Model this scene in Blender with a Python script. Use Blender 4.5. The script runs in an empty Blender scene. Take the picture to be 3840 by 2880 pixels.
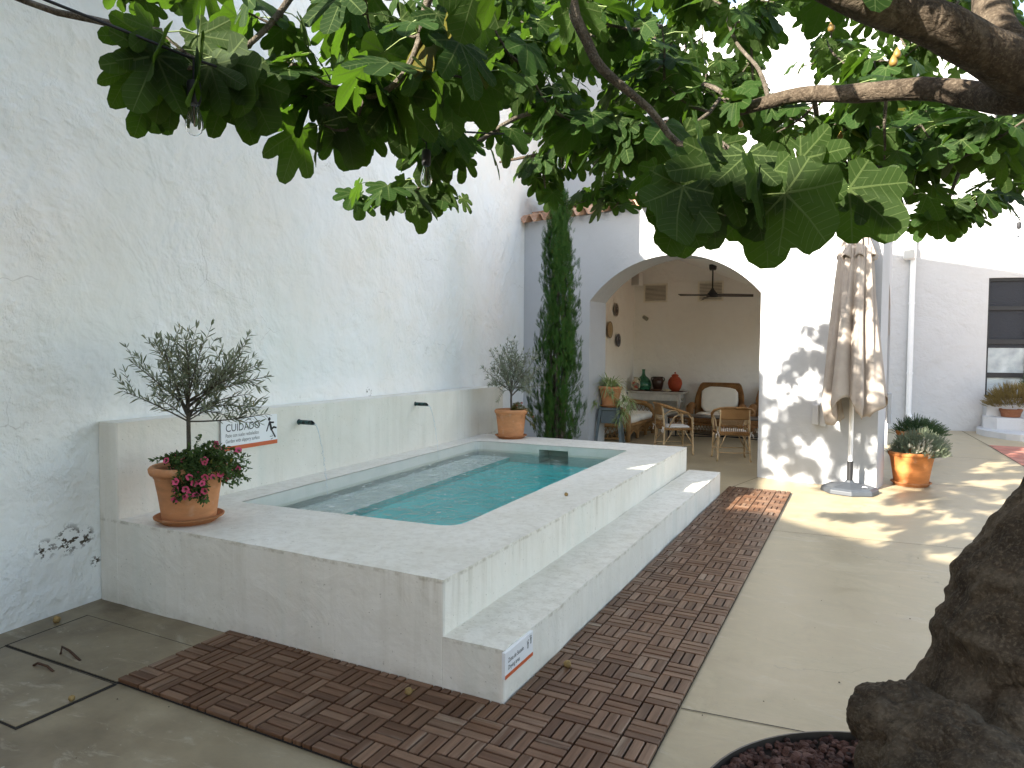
import bpy, math, random
import numpy as np
from mathutils import Vector, Matrix, noise as mnoise
R_ = math.radians
scene = bpy.context.scene
COL = scene.collection

# ------------------------------------------------------------------ camera
KX = 3840 / 2212                      # measurements were taken on a 2212 px wide view
CAMP = np.array([1.359, -2.601, 1.552])
F_, PITCH, ROLL, YAW = 2560.0, .0423, .0069, math.radians(27.07)
_c, _s = math.cos(YAW), math.sin(YAW)
RIGHT = np.array([_c, _s, 0.])
FLAT = np.array([-_s, _c, 0.])
ZUP = np.array([0., 0., 1.])
FWD = FLAT * math.cos(PITCH) - ZUP * math.sin(PITCH)
UPV = FLAT * math.sin(PITCH) + ZUP * math.cos(PITCH)
CR = RIGHT * math.cos(ROLL) + UPV * math.sin(ROLL)
CU = UPV * math.cos(ROLL) - RIGHT * math.sin(ROLL)
cam_d = bpy.data.cameras.new("camera")
cam = bpy.data.objects.new("camera", cam_d)
COL.objects.link(cam)
cam_d.sensor_width = 36.0
cam_d.lens = 24.0
cam_d.clip_start = .05
cam_d.clip_end = 500
mw = Matrix.Identity(4)
for i in range(3):
    mw[i][0], mw[i][1], mw[i][2], mw[i][3] = CR[i], CU[i], -FWD[i], CAMP[i]
cam.matrix_world = mw
scene.camera = cam

def ray(u, v):
    x, y = u * KX - 1920, v * KX - 1440
    return FWD + CR * (x / F_) - CU * (y / F_)
def at(u, v, d):                      # point of the place seen at (u, v), d metres ahead
    return CAMP + ray(u, v) * d
def ground(u, v, z=0.):
    r = ray(u, v)
    return CAMP + r * ((z - CAMP[2]) / r[2])
def onplane(u, v, p, q):              # on the vertical plane through p and q
    r = ray(u, v)
    n = np.array([-(q[1] - p[1]), q[0] - p[0], 0.])
    t = n @ (np.array([p[0], p[1], 0.]) - CAMP) / (n @ r)
    return CAMP + r * t
def proj(P):
    d = np.asarray(P) - CAMP
    dep = d @ FWD
    return np.stack([(1920 + F_ * (d @ CR) / dep) / KX, (1440 - F_ * (d @ CU) / dep) / KX, dep], -1)

# ------------------------------------------------------------------ light
SUN = Vector((-.85, -2.0, 1.0)).normalized()
world = bpy.data.worlds.new("World")
scene.world = world
world.use_nodes = True
wn = world.node_tree
for n in list(wn.nodes):
    wn.nodes.remove(n)
wo = wn.nodes.new("ShaderNodeOutputWorld")
bg = wn.nodes.new("ShaderNodeBackground")
sk = wn.nodes.new("ShaderNodeTexSky")
sk.sky_type = 'NISHITA'
sk.sun_disc = False
sk.sun_elevation = math.asin(SUN.z)
sk.sun_rotation = math.atan2(SUN.x, SUN.y) % (2 * math.pi)
sk.altitude = 100
sk.dust_density = 1.5
sk.ozone_density = 1.0
bg.inputs[1].default_value = .11
hs = wn.nodes.new("ShaderNodeHueSaturation")
hs.inputs['Saturation'].default_value = .8
tint = wn.nodes.new("ShaderNodeMix")
tint.data_type = 'RGBA'
tint.blend_type = 'MULTIPLY'
tint.inputs[0].default_value = 1
tint.inputs[7].default_value = (1.0, .99, .97, 1)
wn.links.new(sk.outputs[0], hs.inputs['Color'])
wn.links.new(hs.outputs[0], tint.inputs[6])
wn.links.new(tint.outputs[2], bg.inputs[0])
wn.links.new(bg.outputs[0], wo.inputs[0])
sun_d = bpy.data.lights.new("sun", 'SUN')
sun_d.energy = 4.6
sun_d.angle = R_(.55)
sun_d.color = (1.0, .93, .82)
sun = bpy.data.objects.new("sun", sun_d)
sun.rotation_euler = SUN.to_track_quat('Z', 'Y').to_euler()
sun.location = (0, 0, 12)
COL.objects.link(sun)
vs = scene.view_settings
vs.view_transform = 'Standard'
vs.look = 'None'
vs.exposure = 2.25
vs.gamma = 1
vs.use_curve_mapping = False
cy = scene.cycles
cy.max_bounces = 12
cy.diffuse_bounces = 8
cy.glossy_bounces = 4
cy.transmission_bounces = 8
cy.transparent_max_bounces = 16
cy.sample_clamp_indirect = 6
cy.use_denoising = True
cy.caustics_reflective = False
cy.caustics_refractive = False

# ------------------------------------------------------------------ helpers
rng = np.random.default_rng(7)
random.seed(7)

class MB:
    """collects shapes; build() links them as ONE mesh object"""
    def __init__(s):
        s.v, s.f, s.m, s.uv = [], [], [], None
    def add(s, vs_, fs, mi=0):
        o = len(s.v)
        s.v += [tuple(map(float, p)) for p in vs_]
        s.f += [tuple(i + o for i in f) for f in fs]
        s.m += [mi] * len(fs)
        return s
    def box(s, x0, x1, y0, y1, z0, z1, mi=0, M=None):
        P = [(x, y, z) for z in (z0, z1) for y in (y0, y1) for x in (x0, x1)]
        if M is not None:
            P = [tuple(M @ Vector(p)) for p in P]
        return s.add(P, [(0, 2, 3, 1), (4, 5, 7, 6), (0, 1, 5, 4), (2, 6, 7, 3), (0, 4, 6, 2), (1, 3, 7, 5)], mi)
    def bbox(s, x0, x1, y0, y1, z0, z1, b=.004, mi=0, M=None):
        """box with chamfered edges"""
        P, F = [], []
        X, Y, Z = (x0, x1), (y0, y1), (z0, z1)
        idx = {}
        for i in (0, 1):
            for j in (0, 1):
                for k in (0, 1):
                    sx, sy, sz = 1 - 2 * i, 1 - 2 * j, 1 - 2 * k
                    for a in range(3):
                        p = [X[i] + sx * b, Y[j] + sy * b, Z[k] + sz * b]
                        p[a] = (X[i], Y[j], Z[k])[a]
                        idx[i, j, k, a] = len(P)
                        P.append(tuple(p))
        c = Vector(((x0 + x1) / 2, (y0 + y1) / 2, (z0 + z1) / 2))
        def face(ids):
            q = [Vector(P[t]) for t in ids]
            n = (q[1] - q[0]).cross(q[2] - q[0])
            m = sum(q, Vector()) / len(q)
            F.append(tuple(ids) if n.dot(m - c) > 0 else tuple(reversed(ids)))
        for i in (0, 1):
            face([idx[i, a, b_, 0] for a, b_ in ((0, 0), (1, 0), (1, 1), (0, 1))])
            face([idx[a, i, b_, 1] for a, b_ in ((0, 0), (1, 0), (1, 1), (0, 1))])
            face([idx[a, b_, i, 2] for a, b_ in ((0, 0), (1, 0), (1, 1), (0, 1))])
        for i in (0, 1):
            for j in (0, 1):
                face([idx[i, j, 0, 0], idx[i, j, 1, 0], idx[i, j, 1, 1], idx[i, j, 0, 1]])
                face([idx[i, 0, j, 0], idx[i, 1, j, 0], idx[i, 1, j, 2], idx[i, 0, j, 2]])
                face([idx[0, i, j, 1], idx[1, i, j, 1], idx[1, i, j, 2], idx[0, i, j, 2]])
        for i in (0, 1):
            for j in (0, 1):
                for k in (0, 1):
                    face([idx[i, j, k, 0], idx[i, j, k, 1], idx[i, j, k, 2]])
        if M is not None:
            P = [tuple(M @ Vector(p)) for p in P]
        return s.add(P, F, mi)
    def tube(s, pts, rad, n=8, mi=0, cap=True, flat=1.0):
        pts = [Vector(p) for p in pts]
        if not hasattr(rad, '__len__'):
            rad = [rad] * len(pts)
        P, F = [], []
        ref = None
        for i, p in enumerate(pts):
            t = (pts[min(i + 1, len(pts) - 1)] - pts[max(i - 1, 0)])
            t = t.normalized() if t.length > 1e-9 else Vector((0, 0, 1))
            if ref is None:
                ref = Vector((1, 0, 0)) if abs(t.x) < .8 else Vector((0, 1, 0))
            a = (ref - t * ref.dot(t))
            a = a.normalized() if a.length > 1e-6 else t.orthogonal().normalized()
            ref = a
            b = t.cross(a)
            for k in range(n):
                w = 2 * math.pi * k / n
                P.append(p + (a * math.cos(w) + b * math.sin(w) * flat) * rad[i])
        for i in range(len(pts) - 1):
            for k in range(n):
                k2 = (k + 1) % n
                F.append((i * n + k, i * n + k2, (i + 1) * n + k2, (i + 1) * n + k))
        if cap:
            F.append(tuple(range(n - 1, -1, -1)))
            F.append(tuple((len(pts) - 1) * n + k for k in range(n)))
        return s.add(P, F, mi)
    def lathe(s, prof, n=32, c=(0, 0, 0), mi=0, sx=1., sy=1.):
        P, F = [], []
        for r, z in prof:
            for k in range(n):
                w = 2 * math.pi * k / n
                P.append((c[0] + r * sx * math.cos(w), c[1] + r * sy * math.sin(w), c[2] + z))
        for i in range(len(prof) - 1):
            for k in range(n):
                k2 = (k + 1) % n
                F.append((i * n + k, i * n + k2, (i + 1) * n + k2, (i + 1) * n + k))
        F.append(tuple(range(n - 1, -1, -1)))
        F.append(tuple((len(prof) - 1) * n + k for k in range(n)))
        return s.add(P, F, mi)
    def prism(s, poly, z0, z1, mi=0):
        n = len(poly)
        P = [(x, y, z0) for x, y in poly] + [(x, y, z1) for x, y in poly]
        F = [tuple(range(n - 1, -1, -1)), tuple(range(n, 2 * n))]
        F += [(i, (i + 1) % n, n + (i + 1) % n, n + i) for i in range(n)]
        return s.add(P, F, mi)
    def cushion(s, x0, x1, y0, y1, z0, z1, puff=.03, n=10, M=None, mi=0, seed=0):
        """soft rounded box"""
        P, F = [], []
        nx = ny = n
        hx, hy, hz = (x1 - x0) / 2, (y1 - y0) / 2, (z1 - z0) / 2
        cx, cy_, cz = (x0 + x1) / 2, (y0 + y1) / 2, (z0 + z1) / 2
        L = 16
        rings = []
        def sq(t, p):
            c_, s_ = math.cos(t), math.sin(t)
            return math.copysign(abs(c_) ** p, c_), math.copysign(abs(s_) ** p, s_)
        for i in range(9):
            ph = -math.pi / 2 + math.pi * i / 8
            cz_, sz_ = sq(ph, .55)
            for k in range(40):
                th = 2 * math.pi * k / 40
                a, b = sq(th, .3)
                q = Vector((cx + hx * a * max(cz_, .0), cy_ + hy * b * max(cz_, .0), cz + hz * sz_))
                d = mnoise.noise(q * 6 + Vector((seed, 0, 0))) * puff * .4
                q += Vector((a * d, b * d, d))
                P.append(q)
        for i in range(8):
            for k in range(40):
                k2 = (k + 1) % 40
                F.append((i * 40 + k, i * 40 + k2, (i + 1) * 40 + k2, (i + 1) * 40 + k))
        if M is not None:
            P = [M @ p for p in P]
        return s.add(P, F, mi)
    def build(s, name, mat, parent=None, smooth=False, uv=None):
        me = bpy.data.meshes.new(name)
        me.from_pydata(s.v, [], s.f)
        mats = mat if isinstance(mat, (list, tuple)) else [mat]
        for m in mats:
            me.materials.append(m)
        if len(mats) > 1:
            me.polygons.foreach_set('material_index', s.m)
        if smooth:
            me.polygons.foreach_set('use_smooth', [True] * len(me.polygons))
            if smooth != 'all':
                try:
                    me.set_sharp_from_angle(angle=R_(40))
                except Exception:
                    pass
        me.update()
        o = bpy.data.objects.new(name, me)
        COL.objects.link(o)
        if parent is not None:
            o.parent = parent
        return o

def np_obj(name, V, F, mat, parent=None, uv=None, mi=None, smooth=True):
    """fast big mesh from numpy: V (n,3), F list of arrays (m,k)"""
    me = bpy.data.meshes.new(name)
    me.vertices.add(len(V))
    me.vertices.foreach_set('co', np.asarray(V, np.float32).ravel())
    nl = sum(f.size for f in F)
    npoly = sum(len(f) for f in F)
    me.loops.add(nl)
    me.loops.foreach_set('vertex_index', np.concatenate([f.ravel() for f in F]).astype(np.int32))
    me.polygons.add(npoly)
    tot = np.concatenate([np.full(len(f), f.shape[1]) for f in F])
    me.polygons.foreach_set('loop_start', (np.cumsum(tot) - tot).astype(np.int32))
    me.polygons.foreach_set('use_smooth', np.full(npoly, smooth))
    mats = mat if isinstance(mat, (list, tuple)) else [mat]
    for m in mats:
        me.materials.append(m)
    if mi is not None:
        me.polygons.foreach_set('material_index', np.asarray(mi, np.int32))
    if uv is not None:
        l = me.uv_layers.new(name='UVMap')
        l.data.foreach_set('uv', np.asarray(uv, np.float32).ravel())
    me.update(calc_edges=True)
    me.validate()
    o = bpy.data.objects.new(name, me)
    COL.objects.link(o)
    if parent is not None:
        o.parent = parent
    return o

def tag(o, label=None, cat=None, group=None, kind=None):
    if label: o['label'] = label
    if cat: o['category'] = cat
    if group: o['group'] = group
    if kind: o['kind'] = kind
    return o
def thing(name, label, cat, loc=(0, 0, 0), rz=0., group=None):
    o = bpy.data.objects.new(name, None)
    o.empty_display_size = .1
    o.location = tuple(map(float, loc))
    o.rotation_euler = (0, 0, rz)
    COL.objects.link(o)
    return tag(o, label, cat, group)
def dup(root, loc, rz, label, group=None):
    r = root.copy()
    COL.objects.link(r)
    r.location = tuple(map(float, loc))
    r.rotation_euler = (0, 0, rz)
    r['label'] = label
    if group: r['group'] = group
    for ch in list(root.children):
        c = ch.copy()
        COL.objects.link(c)
        c.parent = r
        for g in list(ch.children):
            d = g.copy()
            COL.objects.link(d)
            d.parent = c
    return r
def struct(name, mb, mat, smooth=False):
    o = mb.build(name, mat, smooth=smooth)
    o['kind'] = 'structure'
    return o

# ------------------------------------------------------------------ materials
class Mat:
    def __init__(s, name, col=(.5, .5, .5), rough=.6, spec=.5, metal=0.):
        s.m = bpy.data.materials.new(name)
        s.m.use_nodes = True
        s.t = s.m.node_tree
        s.b = s.t.nodes['Principled BSDF']
        s.out = s.t.nodes['Material Output']
        s.b.inputs['Base Color'].default_value = (*col, 1)
        s.b.inputs['Roughness'].default_value = rough
        s.b.inputs['Specular IOR Level'].default_value = spec
        s.b.inputs['Metallic'].default_value = metal
        s._c = None
    def N(s, ty, **k):
        n = s.t.nodes.new(ty)
        for a, b in k.items():
            setattr(n, a, b)
        return n
    def L(s, a, b):
        s.t.links.new(a, b)
    def put(s, inp, v):
        if hasattr(v, 'is_linked') or isinstance(v, bpy.types.NodeSocket):
            s.L(v, inp)
        elif isinstance(v, (tuple, list)) and len(v) == 3 and inp.type == 'RGBA':
            inp.default_value = (*v, 1)
        else:
            inp.default_value = v
    def co(s, which='Object', scale=(1, 1, 1), rot=(0, 0, 0)):
        tc = s.N('ShaderNodeTexCoord')
        mp = s.N('ShaderNodeMapping')
        mp.inputs['Scale'].default_value = scale
        mp.inputs['Rotation'].default_value = rot
        s.L(tc.outputs[which], mp.inputs[0])
        return mp.outputs[0]
    def noise(s, scale, detail=4, rough=.55, co=None, dist=0., out=0):
        n = s.N('ShaderNodeTexNoise')
        n.inputs['Scale'].default_value = scale
        n.inputs['Detail'].default_value = detail
        n.inputs['Roughness'].default_value = rough
        n.inputs['Distortion'].default_value = dist
        s.L(co if co is not None else s.co(), n.inputs['Vector'])
        return n.outputs[out]
    def voro(s, scale, feat='F1', co=None, out='Distance'):
        n = s.N('ShaderNodeTexVoronoi', feature=feat)
        n.inputs['Scale'].default_value = scale
        s.L(co if co is not None else s.co(), n.inputs['Vector'])
        return n.outputs[out]
    def math(s, op, a, b=0., clamp=False):
        n = s.N('ShaderNodeMath', operation=op, use_clamp=clamp)
        s.put(n.inputs[0], a)
        s.put(n.inputs[1], b)
        return n.outputs[0]
    def mr(s, v, a, b, c=0., d=1.):
        n = s.N('ShaderNodeMapRange', clamp=True)
        s.put(n.inputs[0], v)
        for i, x in enumerate((a, b, c, d)):
            n.inputs[i + 1].default_value = x
        return n.outputs[0]
    def mix(s, f, a, b, mode='MIX'):
        n = s.N('ShaderNodeMix', data_type='RGBA', blend_type=mode)
        s.put(n.inputs[0], f)
        s.put(n.inputs[6], a)
        s.put(n.inputs[7], b)
        return n.outputs[2]
    def ramp(s, v, stops):
        n = s.N('ShaderNodeValToRGB')
        e = n.color_ramp.elements
        while len(e) < len(stops):
            e.new(.5)
        for x, (p, c) in zip(e, stops):
            x.position = p
            x.color = (*c, 1) if len(c) == 3 else c
        s.L(v, n.inputs[0])
        return n.outputs[0]
    def col(s, v):
        s.put(s.b.inputs['Base Color'], v)
        return s
    def rough(s, v):
        s.put(s.b.inputs['Roughness'], v)
        return s
    def bump(s, h, strength=.5, dist=.01):
        n = s.N('ShaderNodeBump')
        n.inputs['Strength'].default_value = strength
        n.inputs['Distance'].default_value = dist
        s.L(h, n.inputs['Height'])
        prev = s.b.inputs['Normal']
        if prev.is_linked:
            s.L(prev.links[0].from_socket, n.inputs['Normal'])
        s.L(n.outputs[0], prev)
        return s
    def sep(s, co):
        n = s.N('ShaderNodeSeparateXYZ')
        s.L(co, n.inputs[0])
        return n.outputs
    def add(s, *a):
        r = a[0]
        for b in a[1:]:
            r = s.math('ADD', r, b)
        return r
    def mul(s, a, b):
        return s.math('MULTIPLY', a, b)
    def near(s, co, c, r):
        """1 at c falling to 0 at distance r"""
        n = s.N('ShaderNodeVectorMath', operation='DISTANCE')
        s.L(co, n.inputs[0])
        n.inputs[1].default_value = c
        return s.mr(n.outputs['Value'], 0, r, 1, 0)

def plaster(name, base=(.80, .80, .785), warm=(.77, .74, .69), amp=1., rough=.85, brush=True, cracks=0., green=0.):
    m = Mat(name, base, rough, .25)
    co = m.co()
    n1 = m.noise(1.1, 5, .6, co)
    n2 = m.noise(7, 6, .62, co, .2)
    n3 = m.noise(42, 5, .6, co)
    lump = m.noise(3.2, 4, .5, co, .25)
    c = m.mix(m.mr(n1, .42, .7), base, warm)
    c = m.mix(m.mr(n2, .5, .75, 0, .35), c, tuple(x * .9 for x in base))
    if green:
        n4 = m.noise(.9, 3, .5, m.co(scale=(1, 1, .4)))
        c = m.mix(m.mr(n4, .48, .68, 0, green), c, (.66, .72, .66))
    gate_ = m.mr(m.noise(.8, 5, .65, co, .4), .43, .62, .06, 1.3)
    flake_ = m.mr(m.noise(2.4, 5, .7, m.co(scale=(1, 1.3, 1)), .1), .47, .50)
    m.bump(lump, .55 * amp, .05)
    m.bump(m.mul(n2, gate_), .65 * amp, .024)
    m.bump(m.mul(flake_, gate_), .25 * amp, .006)
    m.bump(m.mul(n3, m.math('ADD', gate_, .3)), .3 * amp, .004)
    if cracks:
        wob = m.N('ShaderNodeVectorMath', operation='ADD')
        m.L(co, wob.inputs[0])
        nn = m.noise(2.2, 4, .55, co, 0, 1)
        sc = m.N('ShaderNodeVectorMath', operation='SCALE')
        m.L(nn, sc.inputs[0])
        sc.inputs[3].default_value = .42
        m.L(sc.outputs[0], wob.inputs[1])
        e = m.voro(1.35, 'DISTANCE_TO_EDGE', wob.outputs[0])
        line = m.mr(e, 0, .006, 1, 0)
        gate = m.mr(m.noise(1.7, 3, .5, co), .54, .64)
        k = m.mul(line, gate)
        c = m.mix(m.mul(k, cracks), c, (.36, .34, .31))
        m.bump(k, -.8, .012)
        flake = m.voro(7, 'F1', wob.outputs[0], 'Color')
        m.bump(m.mul(m.sep(flake)[0], m.mr(m.noise(1.3, 3, .5, co), .45, .6)), .5, .006)
    m.col(c)
    m._co, m._c = co, c
    return m

def simple(name, col, rough=.6, var=.12, scale=12, bump=.0, bdist=.003, spec=.4, metal=0.):
    m = Mat(name, col, rough, spec, metal)
    co = m.co()
    n = m.noise(scale, 5, .6, co)
    m.col(m.mix(m.mr(n, .3, .7), tuple(c * (1 - var) for c in col), tuple(min(1, c * (1 + var)) for c in col)))
    if bump:
        m.bump(m.noise(scale * 3, 4, .6, co), bump, bdist)
    return m.m
# ------------------------------------------------------------------ setting materials
M_WALL = plaster("old_whitewash", (.86, .87, .86), (.86, .835, .79), 1.4, .9, cracks=.45, green=.25)
m = M_WALL
# flaked paint and stains by the floor, and the broken patches above the ledge
for c, r in (((-2.86, -.34, .40), .09), ((-2.87, -.20, .425), .13), ((-2.87, -.10, .42), .09), ((-2.86, -.03, .25), .05), ((-3.13, 2.95, 1.165), .07)):
    g = m.near(m._co, c, r)
    k = m.mul(m.mr(m.noise(26, 5, .65, m.co(scale=(1, 1, 1.3))), .53, .545), m.mr(g, .15, .6))
    m._c = m.mix(k, m._c, (.09, .075, .055))
m.col(m._c)
M_WALL = m.m
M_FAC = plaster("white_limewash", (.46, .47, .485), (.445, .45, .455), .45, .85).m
M_ROOM = plaster("cream_plaster", (.90, .89, .86), (.88, .855, .81), .8, .85).m
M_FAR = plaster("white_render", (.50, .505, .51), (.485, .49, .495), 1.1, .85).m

def pool_mat():
    m = Mat("pool_render", (.74, .71, .64), .7, .3)
    co = m.co()
    z = m.sep(co)
    n1 = m.noise(1.7, 5, .6, co)
    n2 = m.noise(9, 6, .65, co, .5)
    st = m.noise(5, 5, .7, m.co(scale=(2.2, 2.2, .16)), .3)
    c = m.mix(m.mr(n1, .36, .66), (.80, .77, .695), (.73, .695, .61))
    geo = m.N('ShaderNodeNewGeometry')
    nz = m.sep(geo.outputs['True Normal'])[2]
    top = m.mr(nz, .6, .9)
    side = m.math('SUBTRACT', 1., top)
    c = m.mix(m.mul(m.mul(m.mr(st, .5, .72), side), .22), c, (.50, .46, .37))
    c = m.mix(m.mul(m.mul(m.mr(n2, .48, .70), top), .22), c, (.60, .55, .45))
    tr_ = m.mul(m.mr(m.noise(2.2, 5, .65, co, .6), .5, .66), top)
    c = m.mix(m.mul(tr_, .22), c, (.60, .55, .44))
    drip = m.mul(m.mul(m.mul(side, m.mr(z[2], .26, .52)), m.mr(z[2], .53, .56, 1, 0)), m.mul(m.mr(m.noise(13, 4, .7, m.co(scale=(1.6, 1.6, .07))), .5, .7), m.mr(m.noise(1.1, 2, .5, m.co(scale=(1, 1, .01))), .48, .6)))
    c = m.mix(m.mul(drip, .55), c, (.42, .37, .27))
    edge_ = m.mul(m.mr(m.math('ABSOLUTE', m.math('SUBTRACT', z[2], .512)), .004, .014, 1, 0), m.mr(m.noise(17, 4, .7, co), .45, .62))
    c = m.mix(m.mul(edge_, .55), c, (.34, .29, .20))
    edge_ = m.mul(m.mul(m.mr(m.math('ABSOLUTE', m.math('SUBTRACT', z[2], .25)), .004, .014, 1, 0), m.mr(z[0], 1.17, 1.2)), m.mr(m.noise(17, 4, .7, co), .45, .62))
    c = m.mix(m.mul(edge_, .55), c, (.34, .29, .20))
    st2 = m.noise(3, 3, .5, m.co(scale=(1.6, 1.6, .1)))
    c = m.mix(m.mul(m.mul(m.mr(st2, .55, .68), side), .25), c, (.58, .62, .55))
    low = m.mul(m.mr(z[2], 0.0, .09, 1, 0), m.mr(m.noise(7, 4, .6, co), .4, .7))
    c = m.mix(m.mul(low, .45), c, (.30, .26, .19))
    sp = m.mr(m.noise(60, 2, .5, co), .70, .73)
    c = m.mix(m.mul(sp, .5), c, (.25, .22, .16))
    m.col(c)
    m.rough(m.mr(n2, .3, .7, .5, .8))
    m.bump(m.noise(4, 4, .5, co, .8), .4, .03)
    m.bump(n2, .35, .008)
    m.bump(m.noise(55, 4, .6, co), .3, .003)
    return m.m
M_POOL = pool_mat()
M_BASIN = Mat("pool_lining", (.72, .75, .69), .5, .3)
_c = M_BASIN.co()
_z = M_BASIN.sep(M_BASIN.co())[2]
_n = M_BASIN.noise(4, 5, .6, _c)
_b = M_BASIN.mr(M_BASIN.math('ABSOLUTE', M_BASIN.math('SUBTRACT', M_BASIN.add(_z, M_BASIN.mul(_n, .02)), .425)), .006, .02, .5, 0)
M_BASIN.col(M_BASIN.mix(_b, M_BASIN.mix(M_BASIN.mr(_n, .35, .7), (.67, .66, .60), (.59, .60, .535)), (.42, .44, .34)))
M_BASIN.bump(_n, .3, .02)
M_BASIN.bump(M_BASIN.noise(40, 4, .6, _c), .3, .004)
M_BASIN = M_BASIN.m
M_BENCH = simple("pool_bench", (.90, .91, .82), .5, .04, 3, .2, .01)
M_BASINF = simple("pool_floor_paint", (.12, .72, .68), .5, .14, 2.5, .1, .01)

def floor_mat():
    m = Mat("polished_concrete", (.4, .36, .28), .5, .5)
    gp_ = m.N('ShaderNodeNewGeometry')
    def wco(scale=(1, 1, 1)):
        mp = m.N('ShaderNodeMapping')
        mp.inputs['Scale'].default_value = scale
        m.L(gp_.outputs['Position'], mp.inputs[0])
        return mp.outputs[0]
    co = wco()
    n1 = m.noise(.55, 5, .6, co)
    n2 = m.noise(2.6, 6, .65, wco((1, 1.6, 1)), 1.0)
    n3 = m.noise(26, 5, .65, wco((1, 2.4, 1)))
    c = m.ramp(n2, [(.3, (.32, .255, .15)), (.5, (.40, .325, .20)), (.7, (.48, .40, .26))])
    c = m.mix(m.mr(n1, .42, .64, 0, .5), c, (.37, .30, .195))
    c = m.mix(m.mr(n3, .52, .72, 0, .4), c, (.29, .25, .18))
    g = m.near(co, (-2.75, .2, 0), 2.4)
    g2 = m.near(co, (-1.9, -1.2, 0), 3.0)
    dirt_shade = m.mul(m.math('MAXIMUM', g, m.mul(g2, .8)), m.mr(m.noise(1.8, 5, .6, co), .3, .62, .35, 1))  # dirt by the drain plus the near-left floor's shade, both painted in
    c = m.mix(m.mul(dirt_shade, 1.25), c, (.11, .077, .040))
    sp = m.mr(m.noise(85, 2, .5, co), .73, .75)
    c = m.mix(m.mul(sp, .6), c, (.12, .10, .07))
    wv_ = m.N('ShaderNodeVectorMath', operation='ADD')
    m.L(co, wv_.inputs[0])
    m.L(m.noise(1.6, 5, .6, co, 0, 1), wv_.inputs[1])
    e = m.voro(.42, 'DISTANCE_TO_EDGE', wv_.outputs[0])
    hair = m.mul(m.mr(e, 0, .004, 1, 0), m.mr(m.noise(.8, 2, .5, co), .5, .6))
    c = m.mix(m.mul(hair, .65), c, (.16, .13, .09))
    st_ = m.mr(m.noise(1.1, 6, .7, wco((1.4, .7, 1)), 1.5), .55, .7)
    c = m.mix(m.mul(st_, .5), c, (.25, .20, .13))
    st_ = m.mr(m.noise(4.5, 6, .75, wco((.6, 1.6, 1)), 1.0), .57, .66)
    c = m.mix(m.mul(st_, .3), c, (.56, .50, .39))
    lw = m.mr(m.noise(34, 2, .5, co), .735, .75)
    c = m.mix(m.mul(lw, dirt_shade), c, (.5, .47, .4))
    m.col(c)
    m.rough(m.mr(n2, .3, .75, .33, .58))
    m.bump(n3, .25, .002)
    m.bump(n2, .2, .006)
    return m.m
M_FLOOR = floor_mat()
M_GAP = simple("dark_gap", (.02, .017, .013), .9)
M_TILE = Mat("roof_clay", (.5, .3, .2), .85, .2)
_co = M_TILE.co()
_c = M_TILE.ramp(M_TILE.noise(5, 4, .6, _co), [(.3, (.30, .20, .14)), (.5, (.52, .30, .19)), (.7, (.60, .44, .33))])
M_TILE.col(_c).bump(M_TILE.noise(40, 4, .6, _co), .4, .005)
M_TILE = M_TILE.m

# ------------------------------------------------------------------ ground
g = MB()
g.add([(-40, -40, 0), (40, -40, 0), (40, 60, 0), (-40, 60, 0)], [(0, 1, 2, 3)])
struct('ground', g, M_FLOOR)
def strip(mb, pts, w, z):
    for a, b in zip(pts, pts[1:]):
        a, b = np.array(a[:2], float), np.array(b[:2], float)
        d = (b - a) / np.linalg.norm(b - a)
        n = np.array([-d[1], d[0]]) * w / 2
        mb.add([(*(a - n), z), (*(b - n), z), (*(b + n), z), (*(a + n), z)], [(0, 1, 2, 3)])
g = MB()
strip(g, [(.69, 3.843), (2.066, 3.964), (4.5, 4.17)], .005, .003)
strip(g, [(.69, .366), (1.249, .42)], .006, .003)
strip(g, [(3.30, 14.9), (3.41, 12.11), (3.48, 9.4), (3.56, 6)], .012, .003)
strip(g, [(1.75, 7.19), (3.1, 7.226), (5, 7.26)], .008, .003)
strip(g, [(1.75, 10.03), (3.19, 10.06), (3.45, 10.07)], .01, .003)
strip(g, [(.21, 6.62), (.02, 5.75)], .006, .003)
struct('floor_joint', g, M_GAP)
bp = Mat("red_paver", (.4, .16, .11), .8, .3)
_bt = bp.N('ShaderNodeTexBrick')
_bt.inputs['Color1'].default_value = (.36, .12, .085, 1)
_bt.inputs['Color2'].default_value = (.44, .17, .12, 1)
_bt.inputs['Mortar'].default_value = (.16, .09, .07, 1)
_bt.inputs['Scale'].default_value = 1.0
_bt.inputs['Brick Width'].default_value = .5
_bt.inputs['Row Height'].default_value = .25
_bt.inputs['Mortar Size'].default_value = .012
bp.L(bp.co(rot=(0, 0, R_(58))), _bt.inputs['Vector'])
bp.col(bp.mix(bp.mr(bp.noise(3, 4), .4, .7, 0, .4), _bt.outputs[0], (.50, .26, .19)))
g = MB()
g.add([(3.425, 12.1, .004), (3.55, 6.2, .004), (9, 6.2, .004), (9, 12.1, .004)], [(0, 1, 2, 3)])
struct('brick_paving', g, bp.m)

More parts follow.
